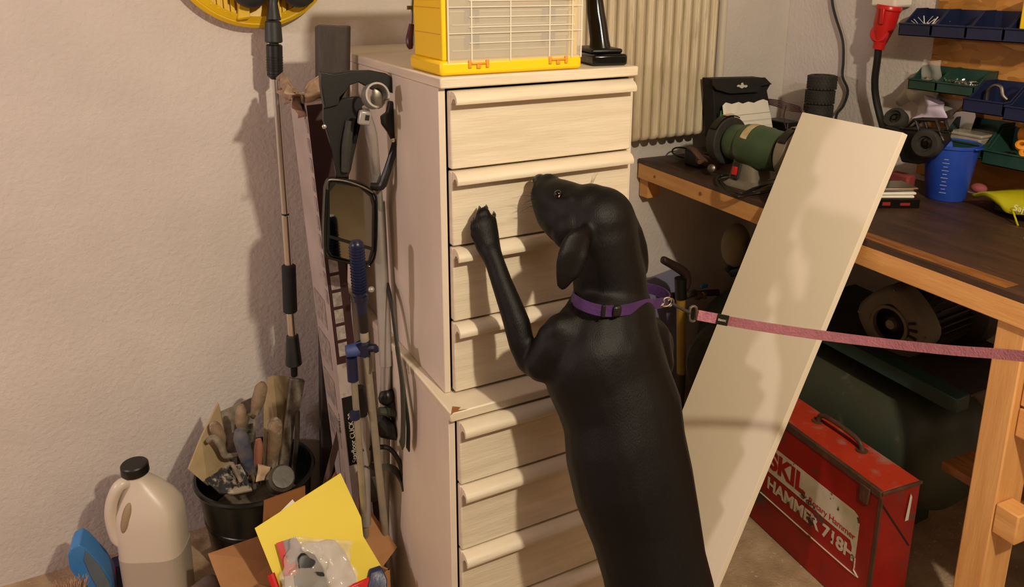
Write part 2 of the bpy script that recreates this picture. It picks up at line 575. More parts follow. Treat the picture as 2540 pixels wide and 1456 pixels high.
# ------------------------------------------------------------------ radiator and pipe
rx0, rx1, rz0, rz1 = 1.02, 1.758, .965, 2.0
rt = thing('radiator', 'tall yellowed white column radiator on the back wall behind the chest', 'radiator', ((rx0 + rx1) / 2, 1.975, rz0))
pitch = .0352
def rad_section(xc):
    bm = B()
    w = .0150
    prof = []
    for k in range(9):
        a = -PI / 2 + PI * k / 8
        prof.append((math.sin(a) * w, -math.cos(a) * .012))
    rings = []
    zs = [(rz0 - .0, .35), (rz0 + .002, .6), (rz0 + .007, .85), (rz0 + .018, 1), (rz1, 1)]
    for z, s in zs:
        front = [V((xc + px * s, 1.936 + py * s + (1 - s) * .02, z)) for px, py in prof]
        back = [V((xc + w * s, 2.002, z)), V((xc - w * s, 2.002, z))]
        rings.append(front + back)
    ring_loft(bm, rings)
    rings = []
    for z in (rz0 + .018, rz1):      # narrow raised rib down the middle of the column
        rings.append([V((xc - .004, 1.9255, z)), V((xc, 1.922, z)), V((xc + .004, 1.9255, z)), V((xc, 1.93, z))])
    ring_loft(bm, rings)
    return bm
k = 0
xc = rx1 - .0176
while xc > rx0:
    obj('radiator_section', rad_section(xc), RAD, rt, smooth=50)
    xc -= pitch
obj('wall_bracket', box(B(), (1.15, 2.0025, 1.5), (1.65, YB - .005, 1.53)), WHITEP, rt, smooth=0)
obj('section_core', box(B(), (rx0 + .01, 1.952, rz0 + .02), (rx1 - .006, 1.994, rz1 - .02)), RAD, rt, smooth=0)
obj('water_pipe_tmp', rod(B(), (1.845, 2.008, .93), (1.845, 2.008, ZC), .0135), PIPEW)
wp = bpy.data.objects['water_pipe_tmp']
wp.name = 'water_pipe'
tag(wp, 'white painted vertical pipe on the wall right of the radiator', 'pipe')

# ------------------------------------------------------------------ workbench
EDGE0, EDGE1 = V((1.532, 2.02, .89)), V((1.448, .55, .89))
ev = (EDGE1 - EDGE0).normalized()
en = V((-ev.y, ev.x, 0))
if en.x < 0: en = -en           # towards the wall
def bw(s, d, z):
    """bench coordinates: s metres along the edge from the back wall, d in from the edge"""
    p = EDGE0 + ev * s + en * d
    return V((p.x, p.y, z))
LB = 1.5
bt = thing('workbench', 'long pine framed workbench with dark stained top along the right wall', 'workbench', bw(.7, .3, 0))
def slab(s0, s1, d0, d1, z0, z1):
    bm = B()
    prism(bm, [bw(s0, d0, z0), bw(s1, d0, z0), bw(s1, d1, z0), bw(s0, d1, z0)], (0, 0, z1 - z0))
    return bm
obj('bench_top', slab(0.005, LB, 0, .585, .876, .890), BENCH, bt, bevel=.001)
obj('front_rail', slab(0.005, LB, .001, .042, .826, .8755), PINE, bt, bevel=.002)
obj('wall_rail', slab(0.05, LB, .54, .575, .80, .8755), PINE, bt, bevel=.002)
obj('worn_strip', slab(.88, 1.23, .006, .045, .8902, .8915), OLDPLY, bt, smooth=0, label='lighter strip of bare wood along the front edge')
obj('wall_cleat', box(B(), (1.545, 1.975, .762), (1.592, 2.02, .8255)), PINE, bt, bevel=.002)
for s in (1.222,):
    obj('leg', slab(s, s + .056, .012, .095, 0, .8255), PINEV, bt, bevel=.003)
obj('leg', slab(1.17, 1.215, .47, .53, 0, .8), PINEV, bt, bevel=.003)
obj('leg', slab(.1, .145, .47, .53, 0, .8), PINEV, bt, bevel=.003)
lb = B()
obj('cross_rail', slab(1.279, 1.40, .03, .075, .665, .720), PINE, bt, bevel=.003)
obj('cross_rail', slab(1.279, 1.40, .03, .075, .600, .660), PINE, bt, bevel=.003)
obj('end_block', slab(1.279, 1.325, .012, .06, .390, .455), PINE, bt, bevel=.003)
obj('lower_shelf', slab(1.10, 1.5, .10, .47, .395, .415), OLDPLY, bt, bevel=.001)
for s, d, r in ((.10, .02, .0045), (.33, -.0, .006)):
    p = bw(s, .0005, .852 if s > .2 else .85)
    obj('wood_plug', lathe(B(), [(0, 0), (r, 0), (r, .0015), (0, .0015)], frame(p, -en), 14), OLDPLY, bt)

# bearing ring on the lower shelf
bp_ = at(2520, 1178, z=.425)
rg = B()
for i in range(1):
    prof = [(.022, -.009), (.034, -.009), (.035, -.006), (.035, .006), (.034, .009), (.030, .0095), (.026, .0095), (.022, .009)]
    lathe(rg, prof, Matrix.Translation(bp_), 36, closed=True)
tag(obj('bearing_ring', rg, STEEL), 'shiny steel bearing ring on the lower shelf behind the bench leg', 'ring')

# ------------------------------------------------------------------ white board leaning on the bench
Bw, ww, dd = V((1.1149, 1.4356, 0)), V((-.06835, -.99766, 0)), V((.37811, -.0259, .9254))
nb = ww.cross(dd).normalized()
if nb.x < 0: nb = -nb           # towards the bench
Wb, Lb = .301, 1.2177
bm = prism(B(), [Bw, Bw + ww * Wb, Bw + ww * Wb + dd * Lb, Bw + dd * Lb], nb * .017)
bo = obj('leaning_shelf_board', bm, BOARDW, bevel=.0012, smooth=0)
tag(bo, 'long plain white shelf board leaning on the workbench edge', 'board')

# ------------------------------------------------------------------ strand board, socket and cables on the right wall
ob = obj('strand_board', box(B(), (XR - .016, -.4, .8925), (XR - .0005, 1.463, 1.75)), OSB, smooth=0)
tag(ob, 'brown oriented strand board fixed to the right wall behind the bins', 'board')
tb_ = B()
cp = [at(2062, -60, x=2.145), at(2064, 0, x=2.145), at(2072, 40, x=2.143), at(2090, 100, x=2.142), at(2092, 150, x=2.142), at(2090, 190, x=2.142), at(2103, 225, x=2.142), at(2092, 262, x=2.13), at(2075, 285, x=2.10), at(2068, 330, x=2.08), V((2.04, 1.72, .898))]
tube(tb_, cp, .0042, 8, 5)
tag(obj('thin_cable', tb_, CABLE), 'thin black cable hanging down the wall beside the corner', 'cable')

st = thing('wall_socket', 'pale wall socket box above the red plug', 'socket', at(2200, -15, x=2.12))
s0 = at(2203, 5, x=2.10)
obj('socket_body', cbox(B(), s0 + V((.015, 0, .055)), (.08, .085, .14)), WHITEP, st, bevel=.008)
pl = thing('power_plug', 'red round industrial plug on thick black cable hung on right wall', 'plug', at(2195, 70, x=2.08))
pa, pb = at(2207, 14, x=2.085), at(2178, 122, x=2.075)
ax = (pb - pa).normalized()
Mp = frame(pa, ax, (0, 1, 0))
L_ = (pb - pa).length
pbm = B()
lathe(pbm, [(0, 0), (.034, 0), (.036, .004), (.036, .012), (.0325, .016), (.031, L_ * .45), (.026, L_ * .62), (.017, L_ * .9), (.0165, L_), (0, L_)], Mp, 28)
obj('plug_body', pbm, RED, pl)
dsk = B()
dc = at(2176, 84, x=2.06)
lathe(dsk, [(0, 0), (.027, 0), (.0285, .003), (.0285, .016), (.024, .021), (0, .0225)], frame(dc + V((.02, 0, 0)), V((-1, -.25, .1))), 28)
obj('plug_cover', dsk, RED, pl)
rb = B()
cbox(rb, pa + ax * .03 + V((-.036, -.012, 0)), (.008, .012, .045))
obj('plug_latch', rb, RED, pl, bevel=.002)
cb = tube(B(), [pb - ax * .004, at(2176, 150, x=2.08), at(2170, 200, x=2.09), at(2173, 245, x=2.10), at(2186, 300, x=2.10), at(2200, 345, x=2.07)], .0105, 10, 5)
obj('plug_cable', cb, CABLE, pl)

# ------------------------------------------------------------------ storage bins
def bin_(name, label, y0, z0, wid, xb, depth, hgt, m, group, lip=.45, tilt=0):
    """open fronted bin; y0 = its far side, runs towards the camera by wid; xb = back plane"""
    t = thing(name, label, 'storage bin', (xb - depth / 2, y0 - wid / 2, z0), None, group)
    th = .0022
    hl = hgt * lip
    sidep = [(0, 0), (-depth * .93, 0), (-depth, .006), (-depth, hl), (-depth * .80, hl + .002), (-depth * .42, hgt), (0, hgt)]
    bm = B()
    for yy in (y0 - th, y0 - wid):
        prism(bm, [(xb + a, yy, z0 + b) for a, b in sidep], (0, th, 0))
    box(bm, (xb - depth, y0 - wid, z0), (xb, y0, z0 + th))
    box(bm, (xb - th, y0 - wid, z0), (xb, y0, z0 + hgt))
    box(bm, (xb - depth, y0 - wid, z0), (xb - depth + th, y0, z0 + hl))
    obj('tray', bm, m, t, smooth=0)
    rm_ = B()
    for yy in (y0 - .001, y0 - wid + .001):
        tube(rm_, [(xb + a, yy, z0 + b) for a, b in sidep[3:]], .0021, 6)
    rod(rm_, (xb - depth - .001, y0, z0 + hl), (xb - depth - .001, y0 - wid, z0 + hl), .0028, n=8)
    obj('rim', rm_, m, t)
    return t
XB = XR - .022
g1 = 'blue bins on the top row of the strand board'
# top row: front lip from (2250,50) to (2540,80)
yy = 1.49
labs = ['dark blue bin full of white cable ties, far end of top row', 'empty dark blue bin, second from the far end of top row',
        'empty dark blue bin, third from the far end of top row', 'dark blue bin at the near end of top row, holding yellow case']
for i, wd in enumerate((.098, .098, .098, .098)):
    bin_('blue_storage_bin', labs[i], yy, 1.3, wd - .002, XB, .115, .072, BLUEB, g1)
    yy -= wd
bm = B()
for i in range(9):
    c = V((2.065, 1.435, 1.325)) + V((random.uniform(-.02, .02), random.uniform(-.02, .02), 0))
    a = random.uniform(0, 6)
    ctl = [c + V((math.cos(a) * .03, math.sin(a) * .03, random.uniform(.01, .03))), c, c + V((math.cos(a + 2.4) * .03, math.sin(a + 2.4) * .025, random.uniform(.0, .05)))]
    tube(bm, ctl, .0016, 5, 4, flat=.5)
o = obj('cable_ties', bm, WHITEP)
tag(o, 'tangle of white cable ties heaped in the far blue bin', 'cable ties')
o['kind'] = 'stuff'
yb = obj('yellow_case_in_bin', cbox(B(), (2.085, 1.148, 1.372), (.07, .06, .1), None), YEL, bevel=.004)
yb.name = 'yellow_case'
tag(yb, 'bright yellow case standing in the nearest bin of the top row', 'case')

yy = 1.452
bin_('green_storage_bin', 'green bin holding a clear bag, far end of middle row', yy, 1.152, .083, XB, .098, .062, GRNB, 'green bins on the strand board')
bin_('green_storage_bin', 'green bin heaped with loose screws, middle row', yy - .085, 1.152, .105, XB, .098, .062, GRNB, 'green bins on the strand board')
bin_('blue_storage_bin', 'blue bin holding a metal hook, in front of the screw bins', 1.262, 1.118, .105, XB, .135, .075, BLUEB, 'blue bins on the middle row')
bin_('blue_storage_bin', 'blue bin at the near end of the middle row', 1.155, 1.112, .105, XB, .135, .075, BLUEB, 'blue bins on the middle row')
bm = B()
for i in range(90):
    c = V((random.uniform(2.05, 2.12), random.uniform(1.275, 1.358), random.uniform(1.160, 1.187)))
    a = random.uniform(0, 6.3)
    d_ = V((math.cos(a), math.sin(a), random.uniform(-.3, .3))).normalized() * random.uniform(.008, .016)
    rod(bm, c - d_, c + d_, .0011, n=5)
    rod(bm, c + d_, c + d_ * 1.12, .0024, n=6)
o = obj('screws', bm, CHROME)
tag(o, 'heap of shiny loose screws in the green bin', 'screws')
o['kind'] = 'stuff'
bm = B()
for i in range(16):
    c = V((random.uniform(2.06, 2.12), random.uniform(1.385, 1.435), random.uniform(1.160, 1.182)))
    a = random.uniform(0, 6.3)
    d_ = V((math.cos(a), math.sin(a), random.uniform(-.3, .3))).normalized() * .009
    rod(bm, c - d_, c + d_, .003, n=6)
o = obj('bolts', bm, CHROME)
tag(o, 'few steel bolts beside the clear bag in the far green bin', 'bolts')
o['kind'] = 'stuff'
o = obj('clear_bag', crumple(B(), [(2.10, 1.445, 1.165), (2.10, 1.385, 1.165), (2.08, 1.39, 1.235), (2.08, 1.44, 1.235)], 10, .012, 3, 30), BAG, solid=.0006)
tag(o, 'small clear plastic bag sticking up from the far green bin', 'bag')
bm = tube(B(), [(2.06, 1.235, 1.14), (2.055, 1.232, 1.17), (2.05, 1.215, 1.188), (2.05, 1.198, 1.185), (2.05, 1.19, 1.165), (2.055, 1.182, 1.155)], .0045, 8, 5)
tag(obj('steel_hook', bm, STEEL), 'curved steel hook lying in the blue bin of the middle row', 'hook')

# lower big green trays
bin_('green_storage_bin', 'large green bin holding a clear lidded box, above the blue cup', 1.325, 1.000, .125, XB, .125, .085, GRNB, 'large green bins over the bench', .42)
bin_('green_storage_bin', 'large green bin with orange caps, nearest the right edge of the photo', 1.197, .990, .15, XB, .125, .085, GRNB, 'large green bins over the bench', .42)
cbx = thing('lidded_box', 'clear lidded plastic box in the large green bin', 'box', (2.075, 1.262, 1.003))
obj('tub', cbox(B(), (2.075, 1.262, 1.026), (.085, .085, .046)), CLEAR2, cbx, bevel=.006)
obj('lid', cbox(B(), (2.075, 1.262, 1.053), (.095, .098, .008)), CLEAR2, cbx, bevel=.003)
for i, (yy, zz, xx) in enumerate(((1.115, 1.045, 2.035), (1.10, 1.028, 2.03), (1.078, 1.04, 2.04))):
    M = frame((xx, yy, zz), (-.6, -.3, .7))
    o = obj('orange_cap', lathe(B(), [(.006, 0), (.013, 0), (.015, .004), (.015, .012), (.011, .015), (.006, .015)], M, 20, closed=True), ORANGE)
    tag(o, ['uppermost of the three orange caps in the nearest green bin', 'lowest of the three orange caps in the nearest green bin', 'orange cap nearest the right frame edge in the green bin'][i], 'cap', 'orange caps in the nearest green bin')
o = obj('brown_bottle', lathe(B(), [(0, 0), (.02, 0), (.022, .004), (.022, .05), (.016, .06), (.008, .064), (0, .064)], frame((2.10, 1.155, 1.065), (0, -1, .1)), 20), ORANGE)
tag(o, 'amber bottle lying on its side behind the orange caps', 'bottle')
o = obj('black_fitting', lathe(B(), [(.008, 0), (.02, 0), (.022, .006), (.022, .018), (.008, .02)], frame((2.05, 1.155, 1.0), (-.2, 0, 1)), 20, closed=True), RUBBER)
tag(o, 'black rubber fitting in the nearest green bin beside the orange caps', 'fitting')
for a_, b_, s_ in (((2345, 322), (2418, 272), 0),):
    X = 2.10
    P = [at(2342, 355, x=X), at(2345, 318, x=X), at(2352, 296, x=X), at(2372, 278, x=X), at(2418, 272, x=X), at(2420, 290, x=X), at(2400, 345, x=X), at(2370, 358, x=X)]
    cdn = thing('torn_card', 'grey white torn card with printed letters propped behind the bins', 'card', (X, 1.36, 1.05))
    obj('card_sheet', prism(B(), P, (.002, 0, 0)), PAPER, cdn, smooth=0)
    tm = frame(at(2343, 335, x=X - .0006), (-1, 0, 0), (0, -1, 0))
    obj('printed_letters', text(B(), 'YO', .026, tm), BLK, cdn, smooth=0)

# ------------------------------------------------------------------ things on the workbench
# bench grinder
gA, gB = at(1800, 362, z=1.0), at(1962, 402, z=1.0)
gA, gB = V((1.594, 1.700, 1.003)), V((1.615, 1.436, 1.003))
ga = (gB - gA).normalized()
Gr = frame(gA, ga, (0, 0, 1))
gl = (gB - gA).length
gt = thing('bench_grinder', 'old green bench grinder with grey stones standing on the workbench', 'grinder', ((gA + gB) / 2).xy.to_3d() + V((0, 0, .89)))
obj('motor_housing', lathe(B(), [(0, .035), (.045, .035), (.050, .04), (.052, .055), (.050, .085), (.058, .088), (.060, .10), (.060, .165), (.057, .17), (.056, .20), (.050, .215), (0, .215)], Gr, 36), GRN, gt)
for q_ in (0, 1):
    base = .0 if q_ == 0 else gl - .028
    o = obj('guard', lathe(B(), [(0, base - .004), (.066, base - .004), (.069, base), (.069, base + .028), (.066, base + .031), (0, base + .031)], Gr, 40), RUBBER if q_ == 0 else DUSTY, gt)
    Mg = Gr @ Matrix.Translation((0, 0, base))
    obj('grinding_wheel', lathe(B(), [(0, 0), (.061, 0), (.062, .002), (.062, .02), (0, .02)], Gr @ Matrix.Translation((0.0, -.012, base + (-.003 if q_ == 0 else .010))), 40), STONE, gt)
    st_ = B()
    lathe(st_, [(.0705, .004), (.0735, .004), (.0735, .026), (.0705, .026)], Mg, 20, closed=False, a0=-.5, a1=1.0)
    obj('guard_band', st_, BLK, gt, solid=.001)
    cp_ = B()
    cbox(cp_, (.0745, .0, .015), (.002, .035, .014), Mg)
    obj('guard_label', cp_, TAPE, gt, smooth=0)
obj('tape_band', lathe(B(), [(.0606, .108), (.0614, .108), (.0614, .13), (.0606, .13)], Gr, 24, a0=-1.2, a1=1.1), TAPE, gt, label='strip of old beige tape around the motor', solid=.0005)
Mb = frame(V((1.603, 1.592, .8905)), (0, 0, 1), ga)
bs = B()
rings = []
for z, sx, sy in ((0, .075, .06), (.012, .072, .058), (.02, .05, .045), (.075, .040, .038), (.098, .042, .036)):
    rings.append([Mb @ V((sx * math.copysign(abs(math.cos(a)) ** .5, math.cos(a)), sy * math.copysign(abs(math.sin(a)) ** .5, math.sin(a)), z)) for a in [2 * PI * k_ / 20 for k_ in range(20)]])
obj('pedestal', ring_loft(bs, rings), DUSTY, gt, smooth=50)
sw_c = V((1.603, 1.595, .935)) - en * .048
Ms = frame(sw_c, -en + V((0, 0, .25)), ga)
obj('switch_plate', cbox(B(), (0, 0, 0), (.03, .045, .006), Ms), RUBBER, gt, bevel=.002)
obj('rocker_switch', cbox(B(), (0, .0, .006), (.016, .024, .008), Ms @ Matrix.Rotation(.12, 4, 'X')), RED, gt, bevel=.0015, label='red rocker switch')
hb = B()
cbox(hb, (-.048, .0, .118), (.012, .03, .012), Gr)
cbox(hb, (-.048, .0, .14), (.012, .02, .008), Gr)
obj('clamp_bolt', hb, STEEL, gt, bevel=.001)
tr = B()
cbox(tr, (0, 0, 0), (.045, .06, .006), Matrix.Translation(gA + V((-.06, .035, -.045))) @ Matrix.Rotation(.5, 4, 'X') @ Matrix.Rotation(.4, 4, 'Y'))
rod(tr, gA + V((-.05, .02, -.06)), gA + V((-.085, .0, -.06)), .007, n=8)
obj('tool_rest', tr, RUST, gt, bevel=.002)
tr = B()
cbox(tr, (0, 0, 0), (.05, .035, .005), Matrix.Translation(gB + V((-.075, -.01, -.05))) @ Matrix.Rotation(-.3, 4, 'X'))
rod(tr, gB + V((-.02, .02, -.06)), gB + V((-.075, .0, -.055)), .006, n=8)
obj('tool_rest', tr, MOTOR, gt, bevel=.002)
gp = [V((1.58, 1.62, .90)), at(1780, 440, z=.897), at(1770, 455, z=.897), at(1790, 478, z=.893), at(1822, 492, z=.893) + V((-.0, 0, 0)), at(1860, 485, z=.893), at(1900, 478, z=.898), at(1915, 462, z=.898), at(1870, 470, z=.90), at(1830, 484, z=.902), at(1795, 470, z=.902), at(1785, 450, z=.902), V((1.60, 1.60, .903))]
obj('power_cord', tube(B(), [p + V((.012, 0, .004)) for p in gp], .004, 8, 6), CABLE, gt)
for dx in (-.055, .055):
    for dy in (-.045, .045):
        obj('rubber_foot', lathe(B(), [(0, 0.0005), (.008, 0.0005), (.008, .012), (0, .012)], Mb @ Matrix.Translation((dx, dy, 0)), 10), RUBBER, gt)


# cable loop at the far end of the bench
tag(obj('cable_loop', tube(B(), [at(1755, 383, z=.896), at(1725, 392, z=.896), at(1690, 390, z=.896), at(1668, 378, z=.91), at(1675, 367, z=.92), at(1700, 368, z=.915), at(1725, 383, z=.896), at(1735, 385, z=.896)], .0026, 7, 6), CABLE),
    'loop of thin black cable at the far end of the workbench', 'cable')
mj = thing('machine_vice', 'small dark machine part with reddish jaw left of the grinder', 'tool', (1.62, 1.80, .89))
obj('body', cbox(B(), (1.66, 1.845, .915), (.11, .07, .05)), BLK, mj, bevel=.006)
jw = B()
cbox(jw, (0, 0, 0), (.075, .03, .03), Matrix.Translation((1.595, 1.755, .925)) @ Matrix.Rotation(-.9, 4, 'Z') @ Matrix.Rotation(.25, 4, 'Y'))
obj('jaw', jw, RUST, mj, bevel=.008, label='reddish brown jaw')
obj('screw_head', lathe(B(), [(0, 0), (.012, 0), (.012, .01), (.006, .014), (0, .014)], frame((1.575, 1.715, .915), (-.9, -.4, .2)), 14), STEEL, mj)
o = obj('green_bottle', lathe(B(), [(0, 0), (.02, 0), (.021, .01), (.018, .05), (.009, .07), (.006, .075), (.002, .12), (0, .12)], Matrix.Translation((1.70, 1.83, .9405)), 20), mat('green_cap', '#1e6b34', rough=.4))
tag(o, 'small green nozzle bottle between radiator and black pouch', 'bottle')

# black pouch with a torn note in front
po = thing('tool_pouch', 'upright black fabric pouch with a small white emblem on the bench', 'pouch', (1.80, 1.90, .89))
def P3(px, py, y): return at(px, py, y=y)
pz = B()
Pf = [P3(1768, 196, 1.86), P3(1895, 193, 1.86), P3(1912, 208, 1.86), P3(1906, 212, 1.86), P3(1903, 225, 1.86), P3(1908, 250, 1.86), P3(1918, 345, 1.86), P3(1775, 345, 1.86)]
prism(pz, Pf, (0, .05, 0))
obj('pouch_body', pz, mat('black_fabric', '#0e0d0c', '#161412', 40, .75, .3, 160), po, bevel=.004)
fl_ = B()
prism(fl_, [P3(1766, 195, 1.855), P3(1896, 192, 1.855), P3(1913, 209, 1.85), P3(1885, 213, 1.848), P3(1880, 228, 1.846), P3(1810, 232, 1.846), P3(1775, 222, 1.846), P3(1766, 210, 1.85)], (0, -.004, 0))
obj('flap', fl_, MATS['black_fabric'], po, bevel=.001)
em = B()
for px_, py_, rx_, rz_ in ((1841, 214, .012, .007), (1832, 213, .008, .004), (1850, 214, .008, .0045), (1841, 208, .006, .004)):
    ball(em, P3(px_, py_, 1.8405), (rx_, .0012, rz_), sub=1)
obj('emblem', em, MAP_WHITE, po)
bb = P3(1768, 340, 1.86).z
nt_ = thing('lined_note', 'torn sheet of lined white paper leaning on the black pouch', 'paper', (1.78, 1.80, .9))
Pn = [P3(1792, 262, 1.835), P3(1800, 254, 1.835), P3(1815, 258, 1.835), P3(1832, 253, 1.835), P3(1842, 257, 1.835), P3(1856, 252, 1.835), P3(1870, 255, 1.835), P3(1880, 250, 1.835), P3(1893, 246, 1.835), P3(1904, 250, 1.835), P3(1912, 290, 1.82), P3(1921, 350, 1.80), P3(1800, 350, 1.80)]
obj('sheet', prism(B(), Pn, (0, -.0008, 0)), PAPER, nt_, smooth=0)
ln = B()
for i_, py_ in enumerate((283, 299, 314, 329)):
    yv = 1.83 - .012 * i_ - .004
    yq = yv - .002
    a_, b_ = P3(1800, py_ + 6, yq - .004), P3(1912 + i_ * 2, py_ - 6, yq - .004)
    rod(ln, a_, b_, .0004, n=4)
obj('ruled_lines', ln, LINE, nt_)

# stack of small tyres
tc = V((2.02, 1.735, 0))
for i_ in range(6):
    z0 = .8905 + i_ * .0455
    t_ = thing('tyre', ['small black knobbly tyre at the bottom of the stack', 'small black knobbly tyre, fifth from the top of the stack', 'small black knobbly tyre, fourth from the top of the stack', 'small black knobbly tyre, third from the top of the stack', 'small black knobbly tyre, second from the top of the stack', 'small black knobbly tyre on top of the stack by the wall'][i_] or
               'small black knobbly tyre low in the stack by the wall', 'tyre', tc + V((0, 0, z0)), None, 'model tyres stacked on the bench')
    jx = random.uniform(-.002, .002)
    Mt = Matrix.Translation(tc + V((jx, -jx, z0)))
    obj('carcass', lathe(B(), [(.026, 0), (.038, .0005), (.0425, .006), (.0435, .022), (.0425, .039), (.038, .0445), (.026, .0445), (.024, .03), (.024, .012)], Mt, 36, closed=True), RUBBER, t_)
    kb = B()
    for r_ in range(5):
        for k_ in range(26):
            a = 2 * PI * (k_ + (r_ % 2) * .5) / 26
            Mk = Mt @ Matrix.Rotation(a, 4, 'Z') @ Matrix.Translation((.0438, 0, .005 + r_ * .0085))
            cbox(kb, (0, 0, 0), (.0018, .0065, .0058), Mk)
    o = obj('tread_blocks', kb, RUBBER, t_, smooth=0)
    o['kind'] = 'stuff'

# dark radio gear and wires left of the tyres
rg_ = thing('battery_charger', 'black electronic charger with red wires beside the tyre stack', 'charger', (1.93, 1.76, .89))
obj('case', cbox(B(), (2.01, 1.87, .945), (.06, .10, .11)), BLK, rg_, bevel=.004)
obj('case', cbox(B(), (1.90, 1.60, .93), (.12, .20, .08)), BLK, rg_, bevel=.004)
wr = B()
for i_ in range(5):
    o_ = V((0, 0, .006 * i_))
    tube(wr, [P3(1905, 246 + 3 * i_, 1.86) , at(1935, 250 + 4 * i_, x=1.93), at(1960, 258 + 4 * i_, x=1.95), at(1985, 266 + 3 * i_, x=1.96), at(2000, 285, x=1.97)], .0018, 6, 4)
tube(wr, [at(1950, 262, x=1.9), at(1944, 290, x=1.88), at(1950, 320, x=1.87)], .0018, 6, 4)
obj('wires', wr, mat('dark_red_wire', '#3a1414', rough=.5), rg_)
ps = obj('paper_scrap', cbox(B(), (0, 0, 0), (.09, .14, .002), Matrix.Translation((1.83, 1.60, .8935)) @ Matrix.Rotation(.3, 4, 'Z')), PAPER)
tag(ps, 'white paper lying on the bench behind the grinder', 'paper')

# model truck chassis
mt = thing('model_truck', 'black model truck with roll cage tipped up behind the white board', 'model vehicle', (1.87, 1.40, .89))
def TX(px, py, x=1.855): return at(px, py, x=x)
ch = prism(B(), [TX(2195, 312), TX(2238, 325), TX(2332, 330), TX(2342, 350), TX(2300, 398), TX(2275, 408), TX(2235, 402), TX(2225, 370), TX(2190, 345)], (.034, 0, 0))
obj('truck_body', ch, BLK, mt, bevel=.004)
cg = B()
for dx in (.0, .034):
    D_ = V((dx, 0, 0))
    for seq in ([(2240, 322), (2268, 297), (2322, 299), (2335, 335)], [(2272, 298), (2282, 330)], [(2232, 318), (2340, 326)]):
        tube(cg, [TX(*p) + D_ for p in seq], .0042, 8)
rod(cg, TX(2268, 297), TX(2268, 297) + V((.034, 0, 0)), .004, n=8)
rod(cg, TX(2322, 299), TX(2322, 299) + V((.034, 0, 0)), .004, n=8)
obj('roll_cage', cg, BLK, mt)
for i_, (px_, py_, xx, ax_) in enumerate(((2300, 356, 1.85, (-1, -.15, .1)), (2222, 296, 1.90, (-1, -.1, .6)))):
    M = frame(at(px_, py_, x=xx), ax_)
    R_ = .036 if i_ == 0 else .03
    wl = obj('wheel', lathe(B(), [(.014, -.018), (R_ - .004, -.018), (R_, -.012), (R_, .010), (R_ - .004, .016), (.020, .016), (.017, .008), (.014, .008)], M, 32, closed=True), RUBBER, mt)
    obj('hub', lathe(B(), [(0, -.01), (.0165, -.01), (.0165, .006), (.008, .009), (.006, .013), (0, .013)], M, 6), BLKG, wl)
# parts rest on a support block (battery) under it
o = obj('axle_bracket', box(B(), (1.857, 1.36, .8902), (1.888, 1.43, .985)), BLK, mt, bevel=.004)
o = obj('pink_sponge', cbox(B(), (1.915, 1.345, .917), (.035, .06, .05)), mat('pink_foam', '#8a3a34', '#74302c', 20, .8), bevel=.006)
tag(o, 'reddish pink sponge block in front of the model truck', 'sponge')
# film bags behind
o = obj('crumpled_bag', crumple(B(), [P3(2222, 300, 1.62), at(2300, 300, x=2.12), at(2345, 240, x=2.13), at(2235, 215, x=2.11)], 14, .02, 5, 22), PAPER, solid=.001)
tag(o, 'crumpled white plastic bag standing behind the model truck', 'bag')
o = obj('printed_bag', crumple(B(), [at(2265, 300, x=2.06), at(2350, 290, x=2.06), at(2340, 250, x=2.10), at(2300, 238, x=2.10)], 12, .014, 8, 26), mat('lilac_paper', '#cbbdd4', rough=.6), solid=.0008)
tag(o, 'pale lilac printed plastic sleeve crumpled against the strand board', 'sleeve')
o = obj('film_sheet', crumple(B(), [at(2290, 300, x=2.08), at(2355, 305, x=2.08), at(2395, 255, x=2.13), at(2320, 235, x=2.13)], 12, .014, 4, 26), BAG, solid=.0006)
tag(o, 'thin clear film leaning on the strand board beside the torn card', 'film')

# blue measuring bucket
bkt = thing('measuring_cup', 'blue translucent measuring bucket with white scale standing on the bench', 'bucket', (1.96, 1.245, .89))
bc = V((1.962, 1.248, .8905))
Mk = Matrix.Translation(bc)
obj('cup', lathe(B(), [(0, 0), (.045, 0), (.048, .004), (.064, .140), (.069, .142), (.069, .150), (.066, .150), (.0615, .146), (.0455, .006), (0, .006)], Mk, 40), BLUEC, bkt)
obj('grey_filling', lathe(B(), [(0, .0), (.0600, .0), (0, .001)], Matrix.Translation(bc + V((0, 0, .125))), 32), mat('teal_dust', '#5f8088', rough=.7), bkt)
sc_ = B()
for i_ in range(10):
    z_ = .025 + i_ * .010
    r_ = .048 + .016 * z_ / .14 + .0006
    a = math.radians(205)
    c_ = bc + V((r_ * math.cos(a), r_ * math.sin(a), z_))
    Mq = frame(c_, (math.cos(a), math.sin(a), -.12), (0, 0, 1))
    cbox(sc_, (0, .0, 0), (.0009, .010 if i_ % 2 else .016, .0006), Mq)
obj('scale_marks', sc_, SCALE, bkt, smooth=0)
hd = B()
cbox(hd, bc + V((.0, -.066, .145)), (.03, .022, .006))
obj('pouring_lip', hd, BLUEC, bkt, bevel=.003)
o = obj('pink_rag', ball(B(), (2.085, 1.235, .905), (.018, .022, .014)), mat('pink_cloth', '#a05058', rough=.8))
tag(o, 'small pink rag on the bench beside the blue measuring bucket', 'rag')

